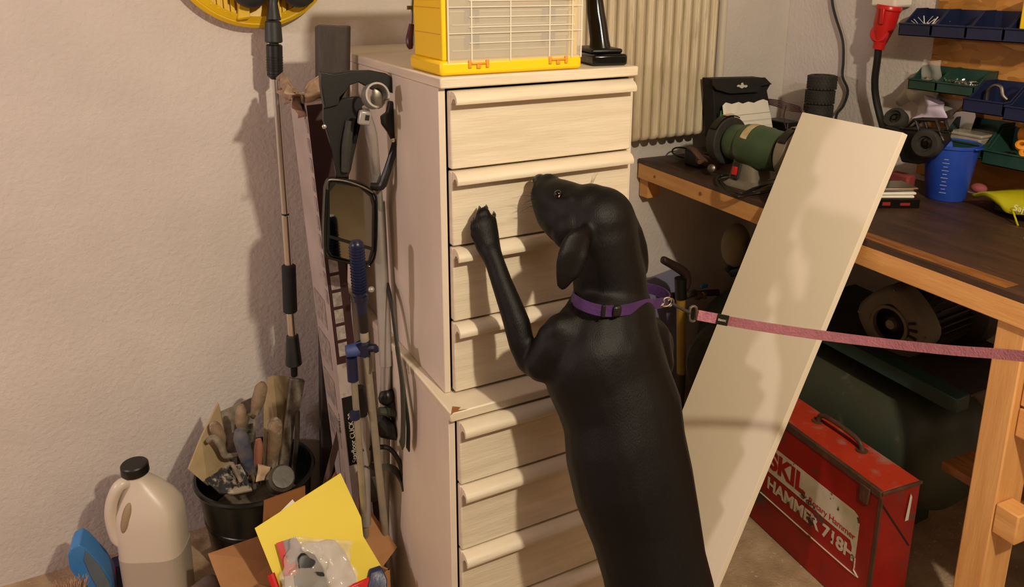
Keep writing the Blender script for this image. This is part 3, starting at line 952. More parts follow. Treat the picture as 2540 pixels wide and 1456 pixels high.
# flat case with white edged plates
fc = thing('flat_case', 'flat black case with red print lying on bench beside white board', 'case', (1.80, 1.27, .89))
Mf = Matrix.Translation((1.765, 1.285, .8905)) @ Matrix.Rotation(math.radians(-28), 4, 'Z')
obj('case_body', box(B(), (-.07, -.04, 0), (.075, .05, .024), Mf), BLKG, fc, bevel=.002)
obj('red_print', box(B(), (-.02, -.0405, .007), (.0, -.0400, .016), Mf), mat('red_ink', '#8a1c1c', rough=.5), fc, smooth=0)
obj('red_print', box(B(), (.025, -.0405, .007), (.05, -.0400, .014), Mf), MATS['red_ink'], fc, smooth=0)
for i_ in range(3):
    Mq = Mf @ Matrix.Translation((.0, .0, .0243 + i_ * .0078 + (.004 if i_ == 2 else 0))) @ Matrix.Rotation(.05 * i_, 4, 'Z')
    pl_ = []
    o = obj('edge_plate', box(B(), (-.08, -.036, 0), (.07 - .004 * (2 - i_), .04, .0072), Mq), CHROME if i_ == 2 else WHITEP, bevel=.003)
    tag(o, ['pale bordered plate lying directly on the black case', 'pale bordered plate in the middle of the three on the case', 'pale bordered plate topmost on the black case'][i_], 'plate', 'plates on the flat case')

# lime green shell at the right edge
lm_ = thing('lime_shell', 'lime yellow curved plastic shell with white lettering at right frame edge', 'shell', (1.93, 1.05, .89))
rows = []
lb_ = B()
topc = [at(2415, 490, x=1.96), at(2445, 480, x=1.97), at(2480, 473, x=1.98), at(2540, 470, x=1.99), at(2600, 480, x=2.0)]
botc = [at(2415, 491, x=1.95), at(2447, 488, x=1.93), at(2478, 508, x=1.91), at(2505, 530, x=1.90), at(2600, 535, x=1.90)]
for p_ in topc + botc: p_.z = max(p_.z, .897)
T_, Bt_ = spline(topc, 5), spline(botc, 5)
G = []
for a_, b_ in zip(T_, Bt_):
    row = []
    for k_ in range(7):
        u = k_ / 6
        row.append(lb_.verts.new(a_.lerp(b_, u) + V((-.02, -.006, .012)) * math.sin(PI * u)))
    G.append(row)
for i_ in range(len(G) - 1):
    for k_ in range(6):
        lb_.faces.new((G[i_][k_], G[i_ + 1][k_], G[i_ + 1][k_ + 1], G[i_][k_ + 1]))
obj('shell', lb_, LIME, lm_, solid=.003)
tw = at(2512, 521, x=1.885)
obj('lettering', text(B(), 'Sajo', .02, frame(tw, (-.9, -.35, .3), (.1, -1, 0)), .0003), MAP_WHITE, lm_, smooth=0)
obj('strap', tube(B(), [at(2512, 522, x=1.895), at(2520, 545, x=1.885), at(2530, 572, x=1.88), at(2545, 600, z=.893)], .0022, 6, 4), LIME, lm_)
obj('rest_block', cbox(B(), (1.97, 1.05, .915), (.07, .12, .048)), BLK, lm_, bevel=.01)

# ------------------------------------------------------------------ yellow organiser case on the chest
oc = thing('organiser_case', 'yellow organiser case with clear front cover standing on the chest', 'case', (.67, 1.35, 1.288))
ox0, ox1, oy0, oy1, oz = .529, .815, 1.262, 1.418, 1.2885
cyaw = Matrix.Translation((ox0, oy0, oz)) @ Matrix.Rotation(math.radians(-.8), 4, 'Z')
Wd, Dp = ox1 - ox0, oy1 - oy0
def cbx_(bm, lo, hi): return box(bm, lo, hi, cyaw)
obj('base_tray', cbx_(B(), (0, 0, 0), (Wd, Dp, .026)), YEL, oc, bevel=.006)
RH = .0445
ntr = 5
H = .027 + RH * ntr
for xx in (.008, Wd - .022):
    obj('side_wall', cbx_(B(), (xx, .014, .026), (xx + .014, Dp - .008, H)), YEL, oc, bevel=.002)
obj('back_wall', cbx_(B(), (.022, Dp - .016, .026), (Wd - .022, Dp - .008, H)), YEL, oc)
obj('roof', cbx_(B(), (.004, .010, H), (Wd - .004, Dp - .004, H + .02)), YEL, oc, bevel=.005)
for i_ in range(1, ntr):
    obj('side_groove', cbx_(B(), (.0068, .02, .026 + RH * i_ - .0006), (.0079, Dp - .01, .026 + RH * i_ + .0006)), AMBER, oc, smooth=0)
for xx in (.006, Wd - .018):
    obj('front_frame', cbx_(B(), (xx, .006, .026), (xx + .011, .0145, H)), YEL, oc, bevel=.002)
# drawers (small organiser boxes) behind the clear cover
for i_ in range(ntr):
    z0 = .027 + RH * i_
    tr_ = obj('organiser_tray', cbx_(B(), (.024, .016, z0), (Wd - .024, Dp - .02, z0 + RH - .008)), CLEAR2, oc, bevel=.002)
    obj('tray_lid', cbx_(B(), (.023, .013, z0 + RH - .0085), (Wd - .023, Dp - .02, z0 + RH - .004)), CLEARRIM, tr_, bevel=.001)
    for xx in (.052, .206):
        lt = B()
        cbx_(lt, (xx, .0085, z0 + RH - .014), (xx + .026, .0125, z0 + RH - .004))
        cbx_(lt, (xx, .0085, z0 + RH - .026), (xx + .0055, .0125, z0 + RH - .014))
        cbx_(lt, (xx + .0205, .0085, z0 + RH - .026), (xx + .026, .0125, z0 + RH - .014))
        obj('latch', lt, LATCH, tr_, label='dark blue latch')
    for xx in (.075, .15):
        obj('divider', cbx_(B(), (xx + .02, .0175, z0 + .002), (xx + .0215, Dp - .024, z0 + RH - .010)), CLEARRIM, tr_, smooth=0)
    hdl = B()
    for a_ in range(1): cbx_(hdl, (.028, .012, z0 + .014), (Wd - .028, .0155, z0 + .0155))
    obj('tray_ridge', hdl, CLEARRIM, tr_, smooth=0)
rdp = obj('red_card', cbx_(B(), (.125, .03, .030 + RH * 2), (.21, .032, .030 + RH * 2 + .028)), RED, bevel=0, smooth=0)
tag(rdp, 'red and white card inside the third tray of the yellow case', 'card')
cv = obj('clear_cover', cbx_(B(), (.014, .0005, .022), (Wd - .001, .0028, H)), CLEAR, oc, smooth=0)
cr_ = B()
for xx in (.014, .058, .134, .214, Wd - .024, Wd - .004):
    cbx_(cr_, (xx, -.0012, .022), (xx + .0022, .0004, H))
obj('cover_rib', cr_, CLEARRIM, oc, smooth=0)
for i_ in range(1, ntr):
    z0 = .027 + RH * i_
    c2 = B()
    for dz in (-.0, .0105, -.017):
        cbx_(c2, (.016 if dz == 0 else .055, -.0016, z0 + dz), (Wd - (.001 if dz == 0 else .018), .0004, z0 + dz + .0016))
    obj('cover_rib', c2, CLEARRIM, oc, smooth=0)
for xx in (.052, .214):
    cl = B()
    cbx_(cl, (xx, -.003, .012), (xx + .006, .0, .026))
    cbx_(cl, (xx + .034, -.003, .012), (xx + .040, .0, .026))
    cbx_(cl, (xx + .006, -.003, .018), (xx + .034, .0, .0215))
    cbx_(cl, (xx + .016, -.003, .011), (xx + .024, .0, .018))
    obj('amber_clip', cl, AMBER, oc, bevel=.001, label='translucent amber clip')

# screwdriver behind the case
sd = thing('screwdriver', 'dark red and black screwdriver standing behind the yellow case', 'screwdriver', at(1018, 118, y=1.44).xy.to_3d() + V((0, 0, 1.2885)))
p0_ = at(1019, 121, y=1.435)
obj('handle', tube(B(), [p0_, at(1017, 112, y=1.435), at(1016, 98, y=1.437), at(1018, 82, y=1.44), at(1021, 60, y=1.442)], [.004, .007, .0075, .0065, .005], 10, 3), mat('maroon_plastic', '#4a1420', rough=.4), sd)
obj('shaft', rod(B(), at(1021, 60, y=1.442), at(1024, -20, y=1.45), .0025), STEEL, sd)
o = obj('square_nut', cbox(B(), at(1016, 19, y=1.442), (.009, .006, .007)), STEEL, sd)

# cordless tool on its battery
ct = thing('cordless_tool', 'glossy black cordless tool standing on its battery on the chest', 'power tool', (.90, 1.33, 1.288))
Mc = Matrix.Translation((.905, 1.335, 1.2885)) @ Matrix.Rotation(math.radians(-12), 4, 'Z')
obj('battery', box(B(), (-.036, -.062, 0), (.036, .055, .022), Mc), BLKG, ct, bevel=.005)
obj('battery_cap', box(B(), (-.033, -.045, .022), (.033, .055, .031), Mc), BLK, ct, bevel=.004)
tl = text(B(), 'CE', .007, frame(Mc @ V((-.0363, -.03, .008)), (-1, -.2, 0), (.2, -1, 0)), .0002)
obj('battery_print', tl, MAP_WHITE, ct, smooth=0)
hg = []
for z, x_, y_, rx_, ry_ in ((.030, .004, .004, .021, .028), (.045, .003, .006, .019, .024), (.075, .0, .010, .0185, .022), (.10, -.003, .016, .018, .022), (.125, -.004, .022, .017, .021), (.15, -.003, .024, .018, .023), (.185, -.002, .022, .024, .035)):
    hg.append([Mc @ V((x_ + rx_ * math.cos(a), y_ + ry_ * math.sin(a), z)) for a in [2 * PI * k_ / 20 for k_ in range(20)]])
obj('grip', ring_loft(B(), hg), BLKG, ct, smooth=60)
obj('trigger', tube(B(), [Mc @ V((0, -.012, .172)), Mc @ V((0, -.016, .155)), Mc @ V((0, -.006, .135))], [.008, .009, .006], 8, 3), BLK, ct)
obj('tool_body', tube(B(), [Mc @ V((-.0, -.09, .215)), Mc @ V((0, -.07, .215)), Mc @ V((0, .07, .215)), Mc @ V((0, .09, .215))], [.022, .034, .034, .028], 20, 3), BLKG, ct)

# ------------------------------------------------------------------ round surface cleaner on its lance
su = thing('surface_cleaner', 'yellow round surface cleaner hung on the wall with its lance down', 'cleaner', (.36, 1.95, 1.45))
hc = V((.362, 1.985, 1.537))
Mh = frame(hc, (0, -1, .0), (1, 0, 0))
RR = .198
sh = B()
lathe(sh, [(0, -.03), (RR - .006, -.03), (RR, -.022), (RR, .004), (RR - .008, .012), (RR - .012, .010)], Mh, 72)
NS = 72
obj('brush_rim', sh, YEL2, su, smooth=40)
ring_ = lathe(B(), [(RR - .0115, .0), (RR - .0115, .012), (RR - .0275, .021), (RR - .0275, .010)], Mh, 72, closed=True)
obj('outer_ring', ring_, YEL2, su)
inn = lathe(B(), [(.0, .024), (.062, .028), (.075, .018), (.075, .0), (0, .0)], Mh, 60)
obj('inner_ring', inn, YEL2, su)
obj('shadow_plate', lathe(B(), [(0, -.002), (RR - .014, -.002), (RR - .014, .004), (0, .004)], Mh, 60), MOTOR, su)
R1 = RR - .026
for i_ in range(-11, 12):
    xg = i_ * .0148
    if abs(xg) < .03: continue
    zo = math.sqrt(max(R1 * R1 - xg * xg, 1e-6))
    for sg in (-1, 1):
        zi = math.sqrt(max(.075 ** 2 - xg * xg, 0))
        lo_, hi_ = (zi, zo + .004)
        if hi_ - lo_ < .02: continue
        yy0, yy1 = (lo_, hi_) if sg > 0 else (-hi_, -lo_)
        obj('grille_bar', box(B(), (xg - .0046, yy0, .008), (xg + .0046, yy1, .019), Mh), YEL2, su, bevel=.001, smooth=0)
for sgn in (-1, 1):     # cheeks either side of the lance
    Mr = Mh @ Matrix.Rotation(-PI / 2, 4, 'Z')
    prof = [(.09, sgn * .018), (RR - .022, sgn * .024), (RR - .02, sgn * .052), (.09, sgn * .040)]
    if sgn < 0: prof = prof[::-1]
    obj('cheek', prism(B(), [(x_, y_, .008) for x_, y_ in prof], (0, 0, .022), Mr), YEL2, su, bevel=.005)
dm = B()
for px_ in (620, 740):
    ball(dm, at(px_, -34, y=1.935), (.047, .028, .050), sub=3)
obj('motor_dome', dm, GREYP, su)
pm = [at(676, -40, y=1.93), at(677, 8, y=1.925), at(679, 50, y=1.92)]
obj('swivel_arm', tube(B(), [hc + V((0, -.03, .0))] + pm, [.02, .016, .011, .017], 12, 4), GREYP, su)
def seg(name, a, b, r0, r1, m, bev=0, n=20):
    pa_, pb_ = a, b
    L2 = (pb_ - pa_).length
    Mx = frame(pa_, pb_ - pa_)
    e_ = min(.003, L2 * .2)
    return obj(name, lathe(B(), [(0, 0), (r0 - e_, 0), (r0, e_), (r1, L2 - e_), (r1 - e_, L2), (0, L2)], Mx, n), m, su)
YP = lambda py: 1.915
def PL(px, py): return at(px, py, y=1.915)
seg('coupling', PL(677, 52), PL(679, 106), .0185, .0205, GREYP)
seg('neck', PL(679, 105), PL(680, 112), .011, .011, GREYP)
k1, k2 = PL(680, 110), PL(682, 186)
gx = seg('coupling_nut', k1, k2, .019, .0185, BLK)
gr = B()
for i_ in range(6):
    f_ = .42 + i_ * .085
    c_ = k1.lerp(k2, f_)
    lathe(gr, [(.0185, -.0016), (.0196, -.0008), (.0196, .0008), (.0185, .0016)], frame(c_, k2 - k1), 20, closed=True)
obj('grip_rings', gr, BLK, su)
obj('nut_taper', lathe(B(), [(.0185, 0), (.0185, .003), (.0095, .012), (0, .012)], frame(k2 - (k2 - k1).normalized() * .002, k2 - k1), 20), BLK, su)
seg('lance_tube', PL(683, 192), PL(708, 532), .0088, .0088, CHROME)
seg('lance_joint', PL(708, 529), PL(708, 533), .0092, .0092, BLK)
seg('lance_tube', PL(708, 532), PL(716, 660), .0098, .0098, CHROME)
seg('foam_sleeve', PL(716, 657), PL(720, 774), .0175, .0178, FOAM)
seg('lance_tube', PL(720, 770), PL(725, 835), .0108, .0108, CHROME)
seg('hand_cone', PL(725, 830), PL(729, 905), .0155, .0210, GREYP)
seg('bayonet', PL(729, 903), PL(730, 934), .0095, .0085, BLK)
wl_ = obj('wall_hook', rod(B(), (.362, 1.97, 1.62), (.362, YB - .006, 1.62), .006), STEEL, su)

# ------------------------------------------------------------------ dark plank and flooring carton
pk = B()
pA, pB_, pC_ = at(790, 60, y=1.70), at(858, 72, y=1.70), at(876, 76, y=1.71)
x0_, x1_ = pA.x, pB_.x
zt_ = pA.z
pts_ = [V((x0_, 1.70, 0)), V((x1_ + .002, 1.70, 0)), V((x1_ + .016, 1.715, 0)), V((x1_ + .016, 1.735, 0)), V((x0_, 1.735, 0))]
R_top = []
for i_, p in enumerate(pts_):
    R_top.append(V((p.x, p.y, zt_ - (.006 if i_ > 0 else 0))))
ring_loft(pk, [[V((p.x * .9 + .034, p.y + .235, 0)) for p in pts_], R_top])
tag(obj('weathered_post', pk, DPLANK, bevel=.003, smooth=0), 'dark weathered wooden post standing upright beside the white chests', 'post')

ca = thing('flooring_carton', 'tall narrow printed flooring carton with torn top leaning in corner', 'carton', (.44, 1.68, 0))
cb0, ct0 = V((.436, 1.600, 0)), V((.3865, 1.660, 1.200))      # front left edge, bottom and top
dxv, dyv = V((.046, 0, .002)), V((0.0, .155, 0))
b4 = [cb0, cb0 + dxv, cb0 + dxv + dyv, cb0 + dyv]
t4 = [ct0, ct0 + dxv, ct0 + dxv + dyv, ct0 + dyv]
cu_ = (ct0 - cb0)
def CF(u, v):     # right (maroon) face: u across 0..1, v height 0..1, nudged towards the camera
    return cb0 + dxv * u + cu_ * v + V((0, -.0006, 0))
def CL(u, v):     # left (pale) face
    return cb0 + dyv * u + cu_ * v + V((-.0006, 0, 0))
obj('carton_body', ring_loft(B(), [b4, t4], cap=True), CARTON, ca, smooth=0)
obj('maroon_side', prism(B(), [CF(0.02, .50), CF(1, .50), CF(1, .995), CF(.02, .995)], (0, -.0004, 0)), MAROON, ca, smooth=0, label='dark maroon printed side')
obj('black_band', prism(B(), [CF(.04, .285), CF(1, .285), CF(1, .43), CF(.04, .43)], (0, -.0004, 0)), BLK, ca, smooth=0)
def pics(vs, facef, u0, u1, h):
    for v in vs:
        o_ = obj('printed_picture', prism(B(), [facef(u0, v), facef(u1, v), facef(u1, v + h), facef(u0, v + h)], (-.0003 if facef is CL else 0, -.0006 if facef is CF else 0, 0)), PHOTO, ca, smooth=0)
pics([.515 + .0335 * i_ for i_ in range(8)], CF, .18, .62, .027)
pics([.62 + .036 * i_ for i_ in range(10)], CL, .04, .16, .026)
pics([.30 + .085 * i_ for i_ in range(4)], CL, .30, .92, .06)
cu_n = cu_.normalized()
tmx = frame(cb0 + dxv * .46 + cu_ * .289 + V((0, -.0012, 0)), (0, -1, 0), cu_n)
obj('carton_lettering', text(B(), 'Starfloor CLICK 30', .0165, tmx, .0003, 1.0), MAP_WHITE, ca, smooth=0)
tmx = frame(cb0 + dxv * .42 + cu_ * .35 + V((0, -.0022, 0)), (0, -1, 0), cu_n)
tmy = frame(CL(.22, .34) + V((-.0012, 0, 0)), (-1, 0, 0), cu_n)
obj('carton_lettering', text(B(), 'EXCLUSIVE DESIGN', .014, tmy, .0003), MOTOR, ca, smooth=0)
def tornflap(cs, seed):
    return crumple(B(), cs, 10, .014, seed, 40)
T0, T1, T2, T3 = t4
obj('torn_flap', tornflap([T0, T3, T3 + V((-.02, .01, .04)), T0 + V((-.035, -.01, .035))], 2), TORN, ca, solid=.002)
obj('torn_flap', tornflap([T0, T1, T1 + V((-.005, .0, .055)), T0 + V((.0, -.01, .035))], 6), TORN, ca, solid=.002)
obj('torn_flap', tornflap([T0 + V((-.002, 0, -.03)), T3 + V((-.002, 0, -.02)), T3 + V((-.02, 0, .02)), T0 + V((-.022, -.0, .012))], 9), TORN, ca, solid=.002)

# ------------------------------------------------------------------ towing mirror and its bracket
tm_ = thing('towing_mirror', 'black towing mirror with bracket hooked over the post beside chest', 'mirror', (.45, 1.52, .9))
YM = 1.50
def TM(px, py, dy=0): return at(px, py, y=YM + dy)
outl = [(830, 444), (893, 454), (925, 478), (934, 505), (932, 620), (920, 655), (905, 660), (818, 640), (807, 622), (806, 560), (810, 470), (816, 450)]
obj('mirror_housing', prism(B(), [TM(*p) for p in outl], (0, .03, 0)), BLK, tm_, bevel=.005)
g1_ = [(832, 455), (890, 464), (916, 487), (922, 512), (921, 612), (818, 582), (817, 475)]
obj('mirror_glass', prism(B(), [TM(*p) + V((0, -.0005, 0)) for p in g1_], (0, -.0012, 0)), MIRROR, tm_, smooth=0)
g2_ = [(817, 590), (919, 620), (912, 646), (880, 647), (824, 632), (816, 618)]
obj('mirror_glass', prism(B(), [TM(*p) + V((0, -.0005, 0)) for p in g2_], (0, -.0012, 0)), MIRROR, tm_, smooth=0)
obj('mirror_rim', tube(B(), [TM(p[0], p[1], -.001) for p in outl], .0026, 6, 3, closed=True), BLKG, tm_)
top_ = [(795, 178), (830, 184), (870, 176), (920, 175), (958, 182), (990, 205), (1001, 222), (1000, 262), (990, 258), (975, 232), (945, 215), (930, 226), (890, 204), (868, 212), (840, 240), (838, 262), (806, 270), (797, 215)]
obj('clamp_band', prism(B(), [TM(p[0], p[1], .0) for p in top_], (0, .018, 0)), BLK, tm_, bevel=.003)
lf_ = [(803, 250), (890, 239), (905, 250), (903, 275), (885, 285), (872, 330), (872, 420), (862, 442), (835, 442), (828, 380), (812, 330), (803, 300)]
obj('bracket_plate', prism(B(), [TM(p[0], p[1], .006) for p in lf_], (0, .012, 0)), BLK, tm_, bevel=.003)
rt_ = [(968, 250), (998, 262), (996, 335), (988, 348), (975, 350), (965, 330), (950, 310), (948, 290), (962, 280)]
obj('bracket_plate', prism(B(), [TM(p[0], p[1], -.002) for p in rt_], (0, .016, 0)), BLK, tm_, bevel=.003)
obj('mirror_arm', tube(B(), [TM(984, 345, -.004), TM(968, 400, -.004), TM(955, 440, -.004), TM(945, 462, 0), TM(920, 462, .01)], [.0075, .0075, .0085, .009, .008], 10, 3), BLK, tm_)
obj('strap_loop', tube(B(), [TM(999, 225, .012), TM(1001, 300, .01), TM(996, 380, .01), TM(984, 470, .01)], .0035, 6, 4), OLIVE, tm_)
wir = tube(B(), [TM(812, 470, -.008), TM(813, 450, -.008), TM(825, 446, -.008), TM(860, 450, -.008), TM(900, 464, -.008), TM(925, 478, -.008)], .0018, 6, 4)
obj('wire', wir, STEEL, tm_)
for px_, py_ in ((805, 314), (976, 348)):
    obj('screw', ball(B(), TM(px_, py_, -.008), (.0052, .003, .0052)), CHROME, tm_)
obj('inner_rod', tube(B(), [TM(868, 300, .0), TM(860, 360, -.004), TM(856, 425, 0)], [.009, .010, .008], 10, 3), RUBBER, tm_)
# ------------------------------------------------------------------ grey crutch
cr = thing('grey_crutch', 'grey aluminium forearm crutch with open cuff, leaning beside the chest', 'crutch', (.45, 1.53, 0))
def CR(px, py, y): return at(px, py, y=y)
ta, tb2 = CR(922, 262, 1.462), CR(955, 900, 1.53)
obj('forearm_tube', tube(B(), [CR(906, 266, 1.475), CR(920, 330, 1.49), CR(930, 430, 1.53), CR(940, 520, 1.55)], [.010, .019, .0185, .0155], 16, 4, flat=.6), ALU, cr)
obj('main_tube', rod(B(), CR(938, 500, 1.55), CR(958, 905, 1.525), .0145), ALU, cr)
obj('lower_tube', rod(B(), CR(957, 900, 1.525), V((.474, 1.555, .03)), .0115), ALU, cr)
obj('rubber_tip', rod(B(), V((.474, 1.555, .045)), V((.475, 1.556, 0.001)), .014, .019), RUBBER, cr)
Mu = frame(CR(930, 238, 1.455), (.1, -1, .25), (1, 0, 0))
obj('cuff', lathe(B(), [(.0215, -.010), (.0215, .014), (.0245, .014), (.0245, -.010)], Mu, 26, a0=-1.1 + .7, a1=4.6 + .1), ALU, cr, solid=.001)
obj('cuff_disc', ball(B(), CR(938, 243, 1.475), (.016, .006, .022)), STEEL, cr)
obj('clamp_block', cbox(B(), (0, 0, 0), (.024, .016, .028), Matrix.Translation(CR(904, 292, 1.455)) @ Matrix.Rotation(.2, 4, 'Y')), ALU, cr, bevel=.004)
obj('clamp_hole', cbox(B(), (0, 0, 0), (.008, .002, .010), Matrix.Translation(CR(911, 292, 1.4465)) @ Matrix.Rotation(.2, 4, 'Y')), BLK, cr, smooth=0)
obj('adjust_button', ball(B(), CR(921, 718, 1.50), .007), ALU, cr)

# ------------------------------------------------------------------ blue gripped poles
bp = thing('blue_handled_pole', 'pair of slim grey poles with ribbed blue grip leaning by the chest', 'pole', (.43, 1.47, 0))
def BP(px, py, y): return at(px, py, y=y)
g0, g1p = BP(884, 604, 1.405), BP(893, 738, 1.410)
obj('ribbed_grip', tube(B(), [g0 + V((0, .0, .006)), g0, g0.lerp(g1p, .1), g0.lerp(g1p, .5), g1p], [.009, .0135, .0145, .0130, .0120], 14, 2), BLUEG, bp)
for i_ in range(16):
    c_ = g0.lerp(g1p, .06 + i_ * .055)
    obj('grip_rib', lathe(B(), [(.0125, -.0018), (.0158, 0), (.0125, .0018)], frame(c_, g1p - g0), 16), BLUEG, bp, solid=0)
obj('collar', rod(B(), BP(894, 733, 1.412), BP(895, 745, 1.412), .0155), BLUEG, bp)
obj('sleeve', rod(B(), BP(895, 745, 1.412), BP(898, 775, 1.414), .0125, .0105), BLUEG, bp)
obj('grip_shaft', rod(B(), BP(898, 775, 1.414), BP(903, 822, 1.416), .0105, .0095), BLK, bp)
obj('light_sleeve', rod(B(), BP(903, 822, 1.416), BP(905, 846, 1.417), .0085), POLE, bp)
clb = B()
obj('clamp', tube(B(), [BP(858, 872, 1.42), BP(880, 868, 1.418), BP(905, 862, 1.417)], [.012, .014, .015], 12, 3), BLUEG2, bp)
obj('clamp', tube(B(), [BP(900, 850, 1.412), BP(905, 878, 1.412)], [.015, .013], 12), BLUEG, bp)
obj('clamp_wing', tube(B(), [BP(908, 862, 1.405), BP(928, 862, 1.402), BP(934, 872, 1.402)], [.006, .008, .005], 8, 3), BLUEG, bp)
obj('clamp_lever', tube(B(), [BP(922, 872, 1.40), BP(926, 900, 1.40), BP(925, 920, 1.40)], [.004, .0045, .0035], 8, 3), STEEL, bp)
obj('blue_sleeve', rod(B(), BP(872, 885, 1.42), BP(876, 943, 1.422), .0112), BLUEG, bp)
obj('pole_tube', rod(B(), BP(878, 940, 1.423), at(916, 1440, z=.05), .0068, .0078), POLE, bp)
obj('pole_tube', rod(B(), BP(909, 884, 1.414), at(972, 1470, z=.005), .0078, .0088), POLE, bp)
obj('blue_ring', rod(B(), BP(879, 1022, 1.432), BP(881, 1038, 1.432), .0105), BLUEG, bp)
hk = tube(B(), [at(843, 1218, y=1.43)] * 1 + [at(850, 1225, y=1.43)], .001, 5)
hk.free()

# ------------------------------------------------------------------ straps, hose clamp and grey tubes by the chest side
o = obj('black_strap', ribbon(B(), [at(960, 706, x=.505), at(972, 760, x=.50), at(985, 860, x=.495), at(1000, 960, x=.494), at(1012, 1050, x=.493), at(1012, 1115, x=.493)], .016, .003, V((0, 1, .1)), 5), BLK)
tag(o, 'long black strap hanging against the side of the white chests', 'strap')
o = obj('folded_strap', ribbon(B(), [at(985, 860, x=.480), at(998, 960, x=.478), at(1000, 1080, x=.478), at(995, 1105, x=.478)], .02, .003, V((0, 1, .1)), 5), OLIVE)
tag(o, 'dark olive strap hanging in front of the black strap', 'strap')
cl2 = thing('ratchet_clamp', 'dark green black clamp hanging below the grey crutch', 'clamp', (.455, 1.50, .55))
YQ = 1.52
bq = B()
for p, r in (((960, 985), .020), ((985, 975), .016), ((972, 1005), .018), ((985, 1030), .016)):
    ball(bq, at(*p, y=YQ), (r, r * .8, r))
obj('clamp_head', bq, BLK, cl2)
obj('clamp_jaw', tube(B(), [at(940, 1020, y=YQ - .01), at(975, 1022, y=YQ - .01), at(1000, 1030, y=YQ)], [.009, .011, .008], 10, 4), DKGRN, cl2)
obj('clamp_jaw', tube(B(), [at(935, 1040, y=YQ), at(960, 1065, y=YQ - .004), at(985, 1082, y=YQ - .004)], [.018, .022, .010], 10, 4), BLK, cl2)
obj('clamp_bar', tube(B(), [at(890, 960, y=YQ - .03), at(895, 1000, y=YQ - .03), at(900, 1030, y=YQ - .03)], [.011, .012, .010], 10, 3), BLK, cl2)
o = obj('grey_tube', tube(B(), [at(896, 1020, y=1.50), at(905, 1040, y=1.50), at(906, 1180, y=1.51), at(908, 1300, y=1.52)], [.011, .0115, .0115, .0115], 14), ALU)
tag(o, 'short light grey tube standing behind the slim poles', 'tube')
o = obj('capped_tube', tube(B(), [at(964, 918, y=1.545), at(960, 930, y=1.545), at(952, 975, y=1.555)], [.0125, .012, .010], 14), ALU)
tag(o, 'short pale grey tube end above the dark clamp', 'tube')
o = obj('webbing_loop', ribbon(B(), [at(905, 1150, y=1.50), at(935, 1160, y=1.50), at(970, 1160, y=1.49), at(990, 1180, y=1.485), at(1000, 1215, y=1.48)], .014, .004, V((0, .5, 1)), 6), OLIVE)
tag(o, 'olive webbing loop curling out between the poles and the chest', 'strap')
o = obj('cable_bundle', tube(B(), [at(895, 1115, y=1.50), at(930, 1110, y=1.50), at(965, 1112, y=1.49), at(990, 1145, y=1.482), at(1003, 1190, y=1.48), at(1008, 1222, y=1.48)], .0055, 8, 6), BLK)
tag(o, 'black cable arching down beside the chest above the olive webbing', 'cable')
o = obj('olive_bag', ball(B(), at(925, 1195, y=1.56), (.035, .03, .05), sub=3), OLIVE)
tag(o, 'small dark olive fabric bundle behind the slim poles', 'bundle')
o = obj('brown_strap', ribbon(B(), [at(862, 990, y=1.70), at(850, 1040, y=1.70), at(832, 1110, y=1.70), at(815, 1175, y=1.70), at(806, 1215, y=1.70)], .016, .003, V((1, 0, 0)), 5), BRNSTRAP)
tag(o, 'brown strap crossing the foot of the flooring carton', 'strap')

# ------------------------------------------------------------------ under the bench: red tool case
fx0, fx1 = V((1.478, 1.40, 0)), V((1.433, .955, 0))
fv = (fx1 - fx0).normalized()
fn = V((-fv.y, fv.x, 0))
if fn.x < 0: fn = -fn
RL = (fx1 - fx0).length
RB = fx1
RT_, RH_ = .118, .352
def tb(s, d, z): return RB - fv * s + fn * d + V((0, 0, z))      # s from the near end, d in from the face
rc = thing('tool_case', 'red steel tool case with worn white label standing under the bench', 'tool case', tb(RL / 2, RT_ / 2, 0))
cb_ = B()
cut = .03
prism(cb_, [tb(0, 0, 0.0), tb(0, 0, RH_), tb(RL, 0, RH_), tb(RL, 0, 0.0)], fn * RT_)
obj('case_body', cb_, REDM, rc, bevel=.006)
obj('case_top', prism(B(), [tb(.003, .004, RH_), tb(RL - .003, .004, RH_), tb(RL - .003, RT_ - .003, RH_), tb(.003, RT_ - .003, RH_)], (0, 0, .0022)), REDT, rc, bevel=.002, label='scuffed orange red top')
obj('rusty_seam', prism(B(), [tb(.002, -.003, RH_ - .014), tb(RL, -.003, RH_ - .014), tb(RL, .006, RH_ + .0035), tb(.002, .006, RH_ + .0035)][:2] + [tb(RL, -.003, RH_ + .0035), tb(.002, -.003, RH_ + .0035)], fn * .010), RUST, rc, bevel=.001)
obj('rusty_seam', prism(B(), [tb(-.003, .0, RH_ - .004), tb(-.003, RT_, RH_ - .004), tb(-.003, RT_, RH_ + .003), tb(-.003, 0, RH_ + .003)], -fv * .006), RUST, rc, bevel=.001)
obj('rusty_seam', prism(B(), [tb(-.002, -.0015, .0), tb(.006, -.0015, .0), tb(.006, -.0015, RH_ - .014), tb(-.002, -.0015, RH_ - .014)], fn * .005), RUST, rc)
obj('side_seam', prism(B(), [tb(-.0012, .002, RH_ - .03), tb(-.0012, .007, RH_ - .03), tb(-.0012, RT_ - .01, RH_ - .165), tb(-.0012, RT_ - .015, RH_ - .165)], -fv * .001), BLK, rc, smooth=0)
hs, he = at(2028, 1045, z=RH_ + .003), at(2138, 1118, z=RH_ + .003)
hm = hs.lerp(he, .5)
obj('carry_handle', tube(B(), [hs, hs + V((0, 0, .022)) + (he - hs) * .07, hs.lerp(he, .3) + V((0, 0, .028)), hs.lerp(he, .7) + V((0, 0, .026)), he + V((0, 0, .018)) - (he - hs) * .07, he], .0062, 10, 5), RUST, rc, label='bent rusty carrying handle')
